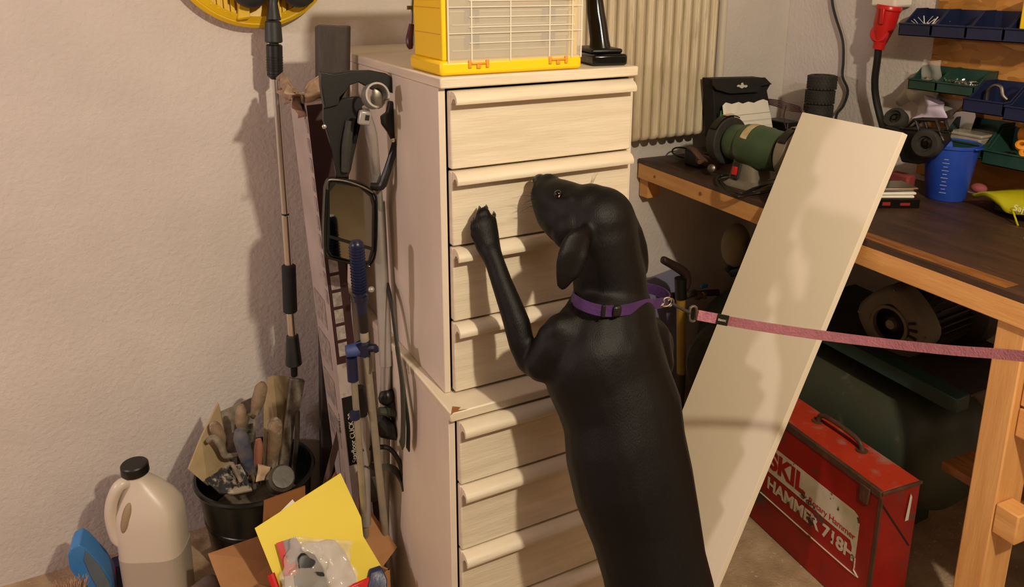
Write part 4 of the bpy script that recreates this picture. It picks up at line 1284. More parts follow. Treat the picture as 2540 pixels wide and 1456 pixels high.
for p in (hs, he):
    obj('handle_plate', lathe(B(), [(0, 0), (.014, 0), (.014, .0022), (0, .0022)], Matrix.Translation(p), 16), RUST, rc)
lc_ = atp(2150, 1205, RB, fn)
s_l = (RB - lc_).dot(fv)
obj('latch', prism(B(), [tb(s_l - .012, -.006, RH_ - .05), tb(s_l + .012, -.006, RH_ - .05), tb(s_l + .014, -.006, RH_ - .008), tb(s_l - .014, -.006, RH_ - .008)], fn * .006), RUST, rc, bevel=.002)
obj('rivet', prism(B(), [tb(-.0035, RT_ - .04, RH_ - .09), tb(-.0035, RT_ - .03, RH_ - .09), tb(-.0035, RT_ - .028, RH_ - .03), tb(-.0035, RT_ - .034, RH_ - .02)], -fv * .0006), MAP_WHITE, rc, smooth=0, label='small white paint chip on the end face')
# printed label: pixel corners met with the front face plane
def LF(px, py, off=.0006):
    return atp(px, py, RB - fn * off, fn)
# label frame: u to the near end, v up
def uv(p):
    d_ = p - RB
    return (-(-d_.dot(fv)), p.z)
u0 = uv(LF(1860, 1165))[0]
lp = [LF(1932, 1113), LF(2010, 1168), LF(2100, 1245), LF(2150, 1290), LF(2157, 1310), LF(2148, 1392), LF(2135, 1352), LF(2040, 1290), LF(1950, 1218), LF(1900, 1165), LF(1895, 1120)]
lpu = sorted([uv(p) for p in lp])
L0 = uv(LF(1932, 1113)); L1 = uv(LF(2153, 1295)); L2 = uv(LF(2135, 1352)); L3 = uv(LF(2145, 1430)); L4 = uv(LF(1890, 1215))
def FP(u, z, off=.0008): return RB + fv * u - fn * off + V((0, 0, z))
uR = -.048
uL = -.40
zt, zm, zb, zbb = .262, .182, .125, .104
obj('white_label', prism(B(), [FP(uL, zt), FP(uR - .02, zt), FP(uR - .006, zt - .006), FP(uR, zt - .02), FP(uR, zm - .04), FP(uR - .02, zm), FP(uL, zm)], -fn * .0004), LABELW, rc, smooth=0, label='worn white printed panel')
obj('white_border', tube(B(), [FP(uL, zbb), FP(uR - .015, zbb), FP(uR, zbb + .012), FP(uR, zm - .035)], .0030, 6, 3, flat=.3), LABELW, rc)
tmf = frame(FP(uL + .045, zm + .018, .0016), -fn, fv)
o = text(B(), 'SKIL', .072, tmf, .0003, 1.0, .003)
obj('red_lettering', o, REDM, rc, smooth=0)
o = text(B(), 'Rotary Hammer', .024, frame(FP(uR - .158, zm + .008, .0016), -fn, fv), .0003, .95)
obj('red_lettering', o, REDM, rc, smooth=0)
o = text(B(), 'HAMMER 718H', .047, frame(FP(uL + .045, zb + .010, .0012), -fn, fv), .0003, .98, .0015)
obj('white_lettering', o, LABELW, rc, smooth=0)

# ------------------------------------------------------------------ air compressor
ac = thing('air_compressor', 'dark green air compressor with ribbed motor and fan cowl under the bench', 'compressor', (1.86, 1.35, 0))
TX0 = V((1.86, 1.92, .285)); TX1 = V((1.80, .98, .285))
tv = (TX1 - TX0).normalized()
Ltk = (TX1 - TX0).length
Mt_ = frame(TX0, tv, (0, 0, 1))
Rk = .165
prof = [(0, 0), (.06, .004), (.11, .02), (.145, .045), (Rk, .085), (Rk, Ltk - .085), (.145, Ltk - .045), (.11, Ltk - .02), (.06, Ltk - .004), (0, Ltk)]
obj('air_tank', lathe(B(), prof, Mt_, 48), DKGRN, ac)
for f_ in (.18, .82):
    c_ = TX0.lerp(TX1, f_)
    obj('tank_foot', box(B(), (c_.x - .10, c_.y - .02, 0.0), (c_.x + .10, c_.y + .02, .14)), DKGRN, ac, bevel=.003)
r0 = [at(2060, 850, x=1.69), at(2400, 975, x=1.66)]
ra, rb_ = V((1.695, 1.55, .487)), V((1.655, .955, .487))
obj('platform_rail', prism(B(), [ra, rb_, rb_ + V((0, 0, .038)), ra + V((0, 0, .038))], (.05, 0, .0)), TEAL, ac, bevel=.003, label='teal green platform rail')
obj('platform_plate', prism(B(), [ra + V((.05, 0, .030)), rb_ + V((.05, 0, .030)), rb_ + V((.35, 0, .030)), ra + V((.35, 0, .030))], (0, 0, .006)), MOTOR, ac)
for f_ in (.25, .8):
    c_ = ra.lerp(rb_, f_)
    obj('platform_leg', box(B(), (c_.x + .09, c_.y - .015, .40), (c_.x + .18, c_.y + .015, .488)), DKGRN, ac)
mc = at(2208, 805, x=1.735)
ma = V((1, .04, .02)).normalized()
Mm = frame(mc, ma, (0, 0, 1))
def sqring(r, z, sq=.86, n=40):
    out = []
    for k_ in range(n):
        a = 2 * PI * k_ / n
        q_ = 1 + (1 - sq) * abs(math.sin(2 * a)) ** 3 * .9
        out.append(Mm @ V((r * q_ * math.cos(a + PI / 4), r * q_ * math.sin(a + PI / 4), z)))
    return out
cw = ring_loft(B(), [sqring(.050, -.004), sqring(.080, .0), sqring(.090, .010), sqring(.092, .030), sqring(.088, .060)], cap=False)
obj('fan_cowl', cw, DUSTY, ac, smooth=50, label='pale grey dusty fan cowl')
obj('cowl_ring', lathe(B(), [(.044, -.008), (.052, -.008), (.052, .006), (.044, .006)], Mm, 40, closed=True), DUSTY, ac)
obj('fan_hub', lathe(B(), [(0, .004), (.018, .008), (.026, .02), (.05, .032), (.088, .034), (.088, .04), (0, .04)], Mm, 32), MOTOR, ac)
obj('shaft_end', lathe(B(), [(0, -.004), (.012, -.002), (.014, .01), (0, .012)], Mm, 20), CREAMC, ac)
for a in (-.42, -.14, .14, .42):
    Mq = Mm @ Matrix.Rotation(PI / 2 + a, 4, 'Z')
    obj('vent_slot', cbox(B(), (.066, 0, -.0045), (.020, .006, .003), Mq), BLK, ac, smooth=0)
obj('motor_body', lathe(B(), [(0, .06), (.076, .06), (.078, .07), (.078, .21), (.095, .215), (.118, .235), (.124, .27), (.122, .30), (.10, .325), (0, .33)], Mm, 48), MOTOR, ac)
for k_ in range(30):
    a = 2 * PI * k_ / 30
    obj('cooling_fin', cbox(B(), (.084, 0, .145), (.018, .0035, .13), Mm @ Matrix.Rotation(a, 4, 'Z')), MOTOR, ac, smooth=0)
for a in (PI / 4, 3 * PI / 4, 5 * PI / 4, 7 * PI / 4):
    obj('cowl_screw', lathe(B(), [(0, 0), (.0035, 0), (.0035, .003), (0, .003)], Mm @ Matrix.Rotation(a + PI / 4, 4, 'Z') @ Matrix.Translation((.093, 0, .000)), 8), STEEL, ac)
ms = B()
box(ms, (mc.x + .08, mc.y - .05, .524), (mc.x + .24, mc.y + .05, mc.z - .05))
obj('motor_mount', ms, MOTOR, ac)
pcv = at(1818, 610, x=1.75)
obj('filter_cover', ball(B(), pcv + V((.012, 0, 0)), (.048, .045, .074), sub=3), CREAMC, ac, label='pale cream intake filter cover')
obj('pump_block', cbox(B(), (1.80, 1.64, .60), (.13, .15, .14)), MOTOR, ac, bevel=.01)
obj('filter_neck', tube(B(), [pcv + V((.0, 0, -.045)), pcv + V((.005, -.0, -.09)), V((1.79, 1.66, .60))], .016, 12, 3), BLK, ac)
vb = at(1738, 728, x=1.72)
obj('valve_pipe', tube(B(), [vb + V((-.10, .03, -.0)), vb, vb + V((.06, -.02, .0))], .011, 12, 2), MOTOR, ac)
obj('valve_body', lathe(B(), [(0, 0), (.014, 0), (.014, .012), (.010, .014), (.010, .024), (.013, .026), (.013, .034), (0, .034)], frame(vb + V((-.03, -.01, 0)), (1, -.3, 0)), 14), COPPER, ac)
obj('valve_lever', cbox(B(), vb + V((.012, -.0, .024)), (.03, .01, .012)), LBLUE, ac, bevel=.003, label='light blue valve lever')
obj('wheel_axle', rod(B(), V((1.75, 1.72, .135)), V((1.92, 1.65, .135)), .01), STEEL, ac)
wc = at(1822, 905, y=1.62)
Mw = frame(wc, (-.62, -.78, .05))
wh = obj('wheel', lathe(B(), [(.085, -.02), (.125, -.026), (.142, -.016), (.147, 0), (.142, .016), (.125, .026), (.085, .02)], Mw, 48, closed=True), RUBBER, ac)
obj('wheel_disc', lathe(B(), [(0, -.012), (.086, -.012), (.086, .012), (0, .012)], Mw, 32), MOTOR, wh)

# pull handle with brown grip on an ochre tube
ph = thing('trolley_handle', 'brown bent grip on an ochre tube standing right of the dog collar', 'handle', (1.57, 1.80, 0))
yq = 1.80
obj('upright_tube', rod(B(), at(1690, 925, y=yq), at(1689, 728, y=yq), .0145), YTUBE, ph)
obj('upright_tube', rod(B(), V((at(1690, 925, y=yq).x, yq, 0.001)), at(1690, 925, y=yq), .0145), MOTOR, ph)
obj('socket_sleeve', rod(B(), at(1689, 740, y=yq), at(1688, 690, y=yq), .018, .019), BLK, ph)
obj('bent_grip', tube(B(), [at(1690, 725, y=yq), at(1702, 705, y=yq), at(1700, 680, y=yq), at(1682, 665, y=yq), at(1648, 646, y=yq), at(1643, 644, y=yq)], [.012, .015, .0155, .0145, .0125, .008], 14, 4), GRIPR, ph)
obj('side_pipe', tube(B(), [at(1700, 735, y=yq), at(1725, 725, y=yq)], .011, 10), MOTOR, ph)

bg = obj('blue_grey_panel', prism(B(), [at(1560, 712, y=1.99), at(1688, 664, y=1.99), at(1688, 930, y=1.94), at(1685, 1000, y=1.92), at(1560, 1060, y=1.92)], (0, .012, 0)), BLUEGREY, smooth=0)
tag(bg, 'blue grey panel leaning on the back wall behind the dog', 'panel')
fl2 = V((0, 0, 0))

# ------------------------------------------------------------------ plasterer's bucket and the tools in it
pb2 = thing('mortar_bucket', 'black mortar bucket full of plaster crusted tools by the back wall', 'bucket', (.242, 1.845, 0))
kc = V((.243, 1.852, 0))
Mk = Matrix.Translation(kc)
obj('bucket_shell', lathe(B(), [(0, .0005), (.112, .0005), (.116, .004), (.128, .13), (.131, .132), (.131, .140), (.1295, .142), (.139, .235), (.146, .237), (.149, .243), (.146, .249), (.140, .249), (.136, .24), (.112, .01), (0, .01)], Mk, 56), BUCKET, pb2)
obj('dried_plaster', lathe(B(), [(0, .0), (.122, .0), (0, .004)], Matrix.Translation(kc + V((0, 0, .13))), 40), CRUST, pb2)
def WP(px, py, y): return at(px, py, y=y)
tg = 'plaster crusted tools in the black bucket'
def handled(name, label, cat, hp, r, m, neck=None, blade=None, bm_=CRUST):
    c_ = hp[0]
    t = thing(name, label, cat, hp[-1], None, tg)
    obj('handle', tube(B(), hp, r, 12, 4), m, t)
    if neck: obj('neck', tube(B(), neck, .0045, 8, 3), CRUST, t)
    if blade: obj('blade', prism(B(), blade[0], blade[1]), bm_, t, bevel=.001, smooth=0)
    return t
Y1 = 1.84
handled('trowel', 'tallest wooden handle standing out of the black bucket', 'trowel', [WP(652, 948, Y1), WP(648, 962, Y1), WP(640, 995, Y1), WP(632, 1025, Y1)], [.006, .016, .017, .010], HANDLEW,
        [WP(632, 1025, Y1), WP(628, 1035, Y1 - .01), WP(618, 1028, Y1 - .02), WP(606, 1070, Y1)], ([WP(585, 1060, Y1), WP(628, 1050, Y1), WP(632, 1190, Y1 + .01), WP(590, 1190, Y1 + .01)], (0, .003, 0)))
handled('trowel', 'grey brown handle left of the tallest handle in the bucket', 'trowel', [WP(598, 1004, 1.80), WP(597, 1020, 1.80), WP(597, 1045, 1.80), WP(598, 1066, 1.80)], [.006, .013, .014, .008], HANDLEW,
        [WP(598, 1066, 1.80), WP(610, 1100, 1.80), WP(612, 1180, 1.82)])
handled('float', 'blue stained handle in the middle of the bucket', 'trowel', [WP(592, 1066, 1.765), WP(597, 1085, 1.765), WP(608, 1125, 1.77), WP(622, 1170, 1.78)], [.010, .0175, .0165, .011], HANDLEB,
        [WP(622, 1170, 1.78), WP(630, 1190, 1.78), WP(632, 1210, 1.79)])
handled('scraper', 'pale wooden handle right of the blue one in the bucket', 'scraper', [WP(680, 1040, 1.80), WP(682, 1055, 1.80), WP(680, 1100, 1.80), WP(672, 1150, 1.81)], [.010, .0185, .0185, .014], HANDLEW,
        [WP(672, 1150, 1.81), WP(668, 1190, 1.82), WP(668, 1210, 1.83)])
handled('trowel', 'short rounded handle near the left rim of the bucket', 'trowel', [WP(528, 1050, 1.83), WP(534, 1060, 1.83), WP(546, 1085, 1.83), WP(556, 1110, 1.84)], [.009, .014, .014, .010], HANDLEW,
        [WP(556, 1110, 1.84), WP(565, 1130, 1.84), WP(585, 1180, 1.85)])
handled('trowel', 'small reddish brown handle lying low in the bucket centre', 'trowel', [WP(641, 1090, 1.80), WP(642, 1110, 1.80), WP(640, 1150, 1.80)], [.007, .011, .010], mat('pinkish_wood', '#a8705a', '#8f5f4c', 20, .7),
        [WP(640, 1150, 1.80), WP(640, 1180, 1.81), WP(640, 1200, 1.82)])
# big flat sheets
o = obj('plaster_hawk', prism(B(), [WP(542, 1000, 1.87), WP(550, 1030, 1.87), WP(575, 1180, 1.83), WP(515, 1205, 1.79), WP(468, 1165, 1.80), WP(500, 1085, 1.84)], (-.002, .004, .001)), CRUSTL, smooth=0)
tag(o, 'bent tan sheet with pointed top at the left side of the bucket', 'sheet', tg)
o = obj('plaster_board', prism(B(), [WP(548, 1022, 1.93), WP(630, 985, 1.95), WP(640, 1195, 1.88), WP(560, 1190, 1.88)], (0, .004, 0)), CRUST, smooth=0)
tag(o, 'grey crusted sheet standing behind the handles in the bucket', 'sheet', tg)
o = obj('peeling_sheet', prism(B(), [WP(664, 938, 1.93), WP(678, 932, 1.93), WP(722, 936, 1.93), WP(712, 1010, 1.93), WP(702, 1190, 1.88), WP(652, 1190, 1.88), WP(655, 1000, 1.93)], (0, .004, 0)), CRUSTL, smooth=0)
tag(o, 'peeling beige sheet standing at the back of the bucket', 'sheet', tg)
lv = thing('spirit_level', 'long crusted steel edge leaning at the right side of the bucket', 'edge', WP(700, 1180, 1.86), None, tg)
obj('edge_bar', prism(B(), [WP(722, 940, 1.90), WP(757, 945, 1.90), WP(745, 1010, 1.895), WP(730, 1060, 1.885), WP(712, 1190, 1.86), WP(690, 1190, 1.86)], (0, .014, 0)), CRUST, lv, bevel=.003)
o = obj('steel_rod', tube(B(), [WP(738, 1020, 1.85), WP(736, 1090, 1.85), WP(726, 1180, 1.84)], [.006, .0065, .0055], 10, 3), STEEL)
tag(o, 'thin shiny steel rod at the right side inside the bucket', 'rod', tg)
bt_ = thing('putty_knife', 'black and white crusted broad trowel lying over the front rim of bucket', 'trowel', WP(600, 1210, 1.75), None, tg)
obj('broad_blade', prism(B(), [WP(508, 1188, 1.742), WP(560, 1158, 1.77), WP(598, 1150, 1.78), WP(626, 1215, 1.745), WP(580, 1224, 1.722), WP(545, 1222, 1.722)], (0, .003, -.006)), mat('plaster_on_black', '#1a1a1a', '#20202a', 10, .6, .5, 60, spots='#a49a88', spotscale=14, spotlo=.46, spothi=.52), bt_, bevel=.001, smooth=0)
obj('blade_tang', tube(B(), [WP(560, 1160, 1.765), WP(575, 1150, 1.76), WP(598, 1195, 1.742)], .005, 8, 3), CRUST, bt_)
o = obj('glass_jar', lathe(B(), [(0, 0), (.028, 0), (.032, .006), (.032, .05), (.026, .058), (.026, .066), (0, .066)], frame(WP(688, 1195, 1.775), (.1, -.75, .65)), 28), mat('dusty_glass', '#3c3a33', '#5a5448', 14, .25, .1, 40, spots='#a08e74', spotscale=16, spotlo=.58, spothi=.64))
tag(o, 'round dusty dark jar lid up at the right front of bucket', 'jar', tg)
o = obj('plaster_lump', crumple(B(), [WP(632, 1195, 1.77), WP(665, 1190, 1.77), WP(672, 1158, 1.79), WP(640, 1150, 1.79)], 8, .01, 4, 40), mat('pale_rag', '#c9a98c', rough=.8), solid=.003)
tag(o, 'crumpled pale rag between handles and jar in the bucket', 'rag', tg)
o = obj('wire_bundle', tube(B(), [WP(515, 1095, 1.82), WP(530, 1085, 1.815), WP(548, 1105, 1.81), WP(560, 1130, 1.81), WP(590, 1128, 1.80)], [.006, .008, .009, .008, .006], 8, 4), CRUST)
tag(o, 'bent crusted steel strap curling out at the left of bucket', 'strap', tg)

# ------------------------------------------------------------------ big plastic jug
jg = thing('plastic_jug', 'milky white plastic jug with black cap, half full, on the floor', 'jug', (-.01, 1.80, 0))
jc = V((-.005, 1.80, 0))
Mj = Matrix.Translation(jc) @ Matrix.Rotation(math.radians(-24), 4, 'Z')
def jring(w_, d_, z, ox=0, oy=0, n=36, pw=.55):
    out = []
    for k_ in range(n):
        a = 2 * PI * k_ / n
        out.append(Mj @ V((ox + w_ * math.copysign(abs(math.cos(a)) ** pw, math.cos(a)), oy + d_ * math.copysign(abs(math.sin(a)) ** pw, math.sin(a)), z)))
    return out
SX = .0
jr = [jring(.066, .050, .001), jring(.071, .055, .008), jring(.072, .056, .11), jring(.073, .057, .20), jring(.072, .056, .235), jring(.068, .054, .262), jring(.058, .046, .290, -.004, 0, pw=.7), jring(.042, .036, .318, -.012, 0, pw=.85), jring(.027, .026, .338, -.020, 0, pw=1), jring(.024, .024, .352, -.022, 0, pw=1)]
jb = ring_loft(B(), jr)
obj('jug_body', jb, JUG, jg, smooth=60)
# handle bridge on the left shoulder; its opening is a solid inset with shade painted in
hpz = [Mj @ V((-.048, -.030, .336)), Mj @ V((-.066, -.036, .300)), Mj @ V((-.073, -.036, .255)), Mj @ V((-.068, -.034, .205)), Mj @ V((-.055, -.034, .185))]
obj('jug_handle', tube(B(), [Mj @ V((-.030, -.012, .335))] + hpz, [.014, .014, .0135, .0135, .014, .012], 14, 5), JUG, jg)
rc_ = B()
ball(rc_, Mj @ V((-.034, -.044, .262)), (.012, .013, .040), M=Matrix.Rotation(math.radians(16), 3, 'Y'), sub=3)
obj('opening_shade', rc_, mat('shaded_opening', '#9a8468', rough=.6), jg, label='long inset painted as the shaded opening beside the handle')
jl = [jring(.0724, .0564, .009), jring(.0734, .0574, .108), jring(.0738, .0578, .150)]
obj('liquid', ring_loft(B(), jl), LIQ, jg, smooth=60, label='cloudy liquid filling the lower half')
Mcap = Mj @ Matrix.Translation((-.022, 0, .350))
obj('cap', lathe(B(), [(0, 0), (.0295, 0), (.0305, .002), (.0300, .021), (.0275, .024), (0, .0245)], Mcap, 36), BLK, jg, label='black screw cap')

# blue scoop, red and blue box, brush, plaster rubble at the lower left
bs_ = thing('blue_scoop', 'light blue plastic container tipped over at lower left by the wall', 'container', at(235, 1450, z=.02))
yb_ = 1.82
pp = [(168, 1378), (175, 1362), (196, 1352), (212, 1362), (255, 1408), (275, 1440), (282, 1500), (230, 1500), (190, 1440), (172, 1410)]
obj('container_shell', prism(B(), [at(a_, b_, y=yb_) for a_, b_ in pp], (.01, .05, .01)), LBLUE, bs_, bevel=.008, smooth=50)
pp = [(212, 1366), (248, 1404), (272, 1445), (276, 1495), (262, 1495), (225, 1430), (208, 1390)]
obj('container_mouth', prism(B(), [at(a_, b_, y=yb_ - .004) for a_, b_ in pp], (.0, .003, .0)), mat('grey_blue_film', '#5a6670', rough=.3), bs_, bevel=.001)
rb2 = thing('striped_box', 'small red and navy striped box beside the jug', 'box', at(290, 1470, z=0.0))
q0 = at(268, 1412, y=1.90); q1 = at(308, 1400, y=1.90); q2 = at(320, 1500, y=1.88); q3 = at(276, 1500, y=1.88)
q2.z = max(q2.z, 0); q3.z = max(q3.z, 0)
obj('box_body', prism(B(), [q0, q1, q2, q3], (.01, .04, 0)), NAVY, rb2, smooth=0)
obj('red_stripe', prism(B(), [q0 + V((0, -.001, 0)), q0.lerp(q1, .45) + V((0, -.001, 0)), q3.lerp(q2, .45) + V((0, -.001, 0)), q3 + V((0, -.001, 0))], (0, -.0006, 0)), RED, rb2, smooth=0)
obj('pale_edge', prism(B(), [q1, q1 + V((.008, -.002, -.002)), q2 + V((.008, -.002, 0)), q2], (0.0, .03, 0)), PAPER, rb2, smooth=0)
bw_ = thing('paint_brush', 'stiff pale bristle brush lying at the lower left corner', 'brush', at(170, 1450, z=.01))
bb_ = B()
bc_ = at(172, 1462, y=1.78)
for i_ in range(120):
    a = random.uniform(-1, 1)
    p_ = bc_ + V((a * .03, random.uniform(-.012, .012), -.012))
    tube(bb_, [p_, p_ + V((a * .012 + random.uniform(-.006, .006), random.uniform(-.006, .006), random.uniform(.022, .036)))], [.0012, .0007], 4)
o = obj('bristles', bb_, BRISTLE, bw_)
o['kind'] = 'stuff'
obj('ferrule', cbox(B(), bc_ + V((0, 0, -.02)), (.07, .03, .02)), STEEL, bw_, bevel=.003)
o = obj('plaster_sack', crumple(B(), [at(455, 1500, y=1.62), at(560, 1470, y=1.66), at(555, 1415, y=1.72), at(470, 1445, y=1.70)], 12, .02, 3, 18), mat('grey_sack', '#7a6a60', '#6a5a50', 12, .9, .3), solid=.003)
tag(o, 'crumpled grey sack on the floor left of the cardboard box', 'sack')

# ------------------------------------------------------------------ cardboard box with yellow sheet
kb_ = thing('cardboard_box', 'open brown cardboard box full of packaging at the bottom of the frame', 'box', (.30, 1.52, 0))
bx = [V((.155, 1.56, 0)), V((.33, 1.36, 0)), V((.455, 1.44, 0)), V((.30, 1.665, 0))]
hz = .175
for i_ in range(4):
    a_, b_ = bx[i_], bx[(i_ + 1) % 4]
    n_ = (b_ - a_).cross(V((0, 0, 1))).normalized()
    obj('box_wall', prism(B(), [a_, b_, b_ + V((0, 0, hz)), a_ + V((0, 0, hz))], -n_ * .004), BROWN, kb_, smooth=0)
obj('box_bottom', prism(B(), bx, (0, 0, .004)), BROWND, kb_, smooth=0)
def BX(px, py, y): return at(px, py, y=y)
obj('box_flap', prism(B(), [BX(517, 1378, 1.60), BX(640, 1335, 1.66), BX(676, 1400, 1.58), BX(672, 1478, 1.50), BX(560, 1490, 1.50)], (.0, .003, .003)), BROWN, kb_, smooth=0)
obj('box_flap', prism(B(), [BX(655, 1243, 1.70), BX(757, 1206, 1.72), BX(760, 1330, 1.66), BX(650, 1345, 1.66)], (0, .004, 0)), BROWND, kb_, smooth=0)
obj('box_flap', prism(B(), [BX(888, 1235, 1.57), BX(915, 1260, 1.56), BX(985, 1357, 1.48), BX(945, 1412, 1.46), BX(900, 1395, 1.50)], (0, .004, 0)), BROWN, kb_, smooth=0)
obj('box_flap', prism(B(), [BX(815, 1200, 1.66), BX(833, 1170, 1.66), BX(850, 1215, 1.66), BX(835, 1300, 1.64)], (0, .003, 0)), BROWND, kb_, smooth=0)
# yellow sheet
ysn = [(632, 1311, 1.50), (845, 1174, 1.56), (896, 1284, 1.53), (900, 1325, 1.515), (947, 1407, 1.49), (800, 1475, 1.44), (697, 1470, 1.435), (690, 1440, 1.44)]
yp = thing('yellow_sheet', 'bright yellow card sheet sticking out of the cardboard box', 'sheet', BX(800, 1350, 1.50))
P0y = BX(632, 1311, 1.50); n_y = (BX(845, 1174, 1.55) - P0y).cross(BX(720, 1460, 1.43) - P0y).normalized()
def YS(px, py, off=0):
    n_ = n_y if n_y.y < 0 else -n_y
    return atp(px, py, P0y + n_ * off, n_)
obj('card', prism(B(), [YS(632, 1311), YS(845, 1174), YS(896, 1284), YS(901, 1330), YS(947, 1407), YS(900, 1440), YS(800, 1480), YS(700, 1480)], (0, .0015, 0)), YSHEET, yp, smooth=0)
o = obj('white_sheet', prism(B(), [YS(660, 1306, -.006), YS(726, 1239, -.006), YS(770, 1300, -.006), YS(740, 1400, -.006)], (0, .001, 0)), PAPER, smooth=0)
tag(o, 'white paper corner showing behind the yellow sheet', 'paper')
pk_ = thing('glove_pack', 'clear bag of white and black gloves with red grey header card', 'glove pack', YS(780, 1420, .02))
obj('header_card', prism(B(), [YS(686, 1348, .012), YS(734, 1332, .012), YS(775, 1400, .014), YS(745, 1426, .014), YS(708, 1422, .014)], (0, .001, 0)), mat('grey_card', '#8f8790', '#7d757e', 10, .5), pk_, smooth=0)
obj('red_card', prism(B(), [YS(685, 1348, .0135), YS(702, 1342, .0135), YS(718, 1402, .015), YS(734, 1392, .015), YS(747, 1425, .016), YS(708, 1427, .016)], (0, .0008, 0)), RED, pk_, smooth=0)
gq = B()
pts_g = [(790, 1356), (815, 1350), (835, 1352), (855, 1375), (868, 1400), (885, 1440), (890, 1480), (820, 1480), (812, 1440), (795, 1405), (760, 1376), (745, 1368), (760, 1356)]
obj('white_glove', prism(B(), [YS(a_, b_, .030) for a_, b_ in pts_g], (.002, .016, .004)), GLOVE, pk_, bevel=.007, smooth=60)
bl_ = [(738, 1390), (748, 1378), (765, 1374), (782, 1382), (800, 1410), (812, 1445), (816, 1485), (755, 1485), (742, 1430)]
obj('black_palm', prism(B(), [YS(a_, b_, .036) for a_, b_ in bl_], (.001, .008, .002)), BLK, pk_, bevel=.004, smooth=60)
obj('blue_print', prism(B(), [YS(728, 1430, .038), YS(742, 1425, .038), YS(765, 1480, .038), YS(735, 1480, .038)], (0, .001, 0)), NAVY, pk_, smooth=0)
obj('grey_cuff', prism(B(), [YS(706, 1430, .037), YS(728, 1426, .037), YS(738, 1480, .037), YS(708, 1480, .037)], (0, .001, 0)), CARTON, pk_, smooth=0)
obj('film_bag', crumple(B(), [YS(690, 1470, .042), YS(895, 1470, .046), YS(872, 1340, .034), YS(725, 1330, .030)], 22, .006, 12, 45), BAG, pk_, solid=.0005)
o = obj('two_print', text(B(), '2', .012, frame(YS(712, 1385, .016), -n_y if n_y.y > 0 else n_y, (.5, 0, .8)), .0002), MOTOR, pk_, smooth=0)
o = obj('navy_pouch', prism(B(), [YS(918, 1418, .012), YS(948, 1408, .012), YS(962, 1440, .02), YS(962, 1490, .02), YS(905, 1490, .02)], (0, .012, 0)), mat('navy_film', '#23284a', '#30365c', 14, .3, .2), bevel=.004)
tag(o, 'shiny navy blue packet between the slim poles and the glove pack', 'packet')
o = obj('red_packet', prism(B(), [YS(862, 1458, .05), YS(918, 1434, .05), YS(905, 1490, .05), YS(862, 1490, .05)], (0, .006, 0)), RED, bevel=.002)
tag(o, 'dark red packet corner at the bottom edge below the white glove', 'packet')
o = obj('red_tube', tube(B(), [YS(672, 1424, .006), YS(690, 1475, .01)], .008, 10), RED)
tag(o, 'thin red tube end left of the yellow sheet bottom', 'tube')

# ------------------------------------------------------------------ the dog
dog = thing('dog', 'black labrador standing on hind legs against the white chest of drawers', 'dog', (.74, .95, 0))
db = B()
def D3(px, py, y): return at(px, py, y=y)
def blob(px, py, y, rpx, sx=1, sy=1, sz=1, sub=2, M=None):
    c_ = D3(px, py, y)
    r_ = rpx * pxm(c_)
    ball(db, c_, (r_ * sx, r_ * sy, r_ * sz), M, sub)
def chain(seq, n=6, sub=2):
    """seq of (px, py, y, radius px, flatten along y)"""
    for i_ in range(len(seq) - 1):
        a_, b_ = seq[i_], seq[i_ + 1]
        for k_ in range(n + (1 if i_ == len(seq) - 2 else 0)):
            f_ = k_ / n
            v_ = [a_[j] * (1 - f_) + b_[j] * f_ for j in range(5)]
            blob(v_[0], v_[1], v_[2], v_[3], 1, v_[4], 1, sub)
# torso down the spine (camera sees the back)
chain([(1516, 745, 1.085, 93, .95), (1512, 800, 1.075, 122, .85), (1500, 850, 1.06, 142, .80), (1500, 905, 1.045, 160, .78), (1520, 960, 1.03, 155, .80), (1545, 1030, 1.01, 155, .85),
       (1552, 1110, .99, 156, .88), (1572, 1200, .965, 155, .88), (1600, 1300, .935, 142, .90), (1622, 1400, .905, 134, .92), (1640, 1480, .885, 136, .95), (1650, 1545, .872, 134, .95), (1655, 1610, .862, 120, .9)], 5, 3)
# chest keel towards the drawers
chain([(1500, 860, 1.10, 95, .7), (1530, 1000, 1.07, 105, .7), (1560, 1150, 1.03, 95, .7)], 4)
# shoulders
chain([(1500, 820, 1.05, 100, .7), (1420, 840, 1.06, 78, .8), (1378, 868, 1.065, 66, .8), (1350, 900, 1.07, 52, .8)], 4)
chain([(1500, 820, 1.06, 100, .7), (1600, 850, 1.06, 72, .8), (1622, 900, 1.06, 56, .8)], 4)
blob(1392, 822, 1.06, 50, 1, .8, 1)
blob(1372, 838, 1.065, 46, 1, .8, 1)
blob(1425, 790, 1.07, 44, 1, .8, 1)
blob(1322, 902, 1.09, 35, 1, .9, 1)
blob(1350, 905, 1.08, 42, 1, .9, 1)
blob(1640, 860, 1.06, 34, 1, .9, 1.6)
# left foreleg up the drawer front: upper arm, elbow, forearm, wrist, paw
chain([(1395, 862, 1.065, 60, .8), (1345, 885, 1.085, 44, .9), (1310, 893, 1.10, 33, 1)], 5)
chain([(1308, 893, 1.10, 30, 1), (1293, 850, 1.112, 34, 1), (1283, 805, 1.125, 35, 1), (1265, 755, 1.142, 31.5, 1), (1246, 705, 1.16, 28, 1), (1229, 655, 1.18, 26, 1), (1218, 625, 1.192, 27, .9)], 6)
chain([(1218, 628, 1.196, 28, .85), (1208, 600, 1.206, 35, .66), (1204, 575, 1.212, 37, .58), (1202, 556, 1.215, 31, .55)], 5)
for tx, ty, ex, ey, r_ in ((1180, 572, 1175, 551, 14), (1193, 546, 1191, 521, 14), (1206, 543, 1202, 517, 14), (1221, 560, 1223, 536, 13)):
    chain([(tx, ty, 1.214, r_ + 1, .8), ((tx + ex) / 2, (ty + ey) / 2, 1.214, r_, .85), (ex, ey, 1.222, r_ * .62, .85)], 4)
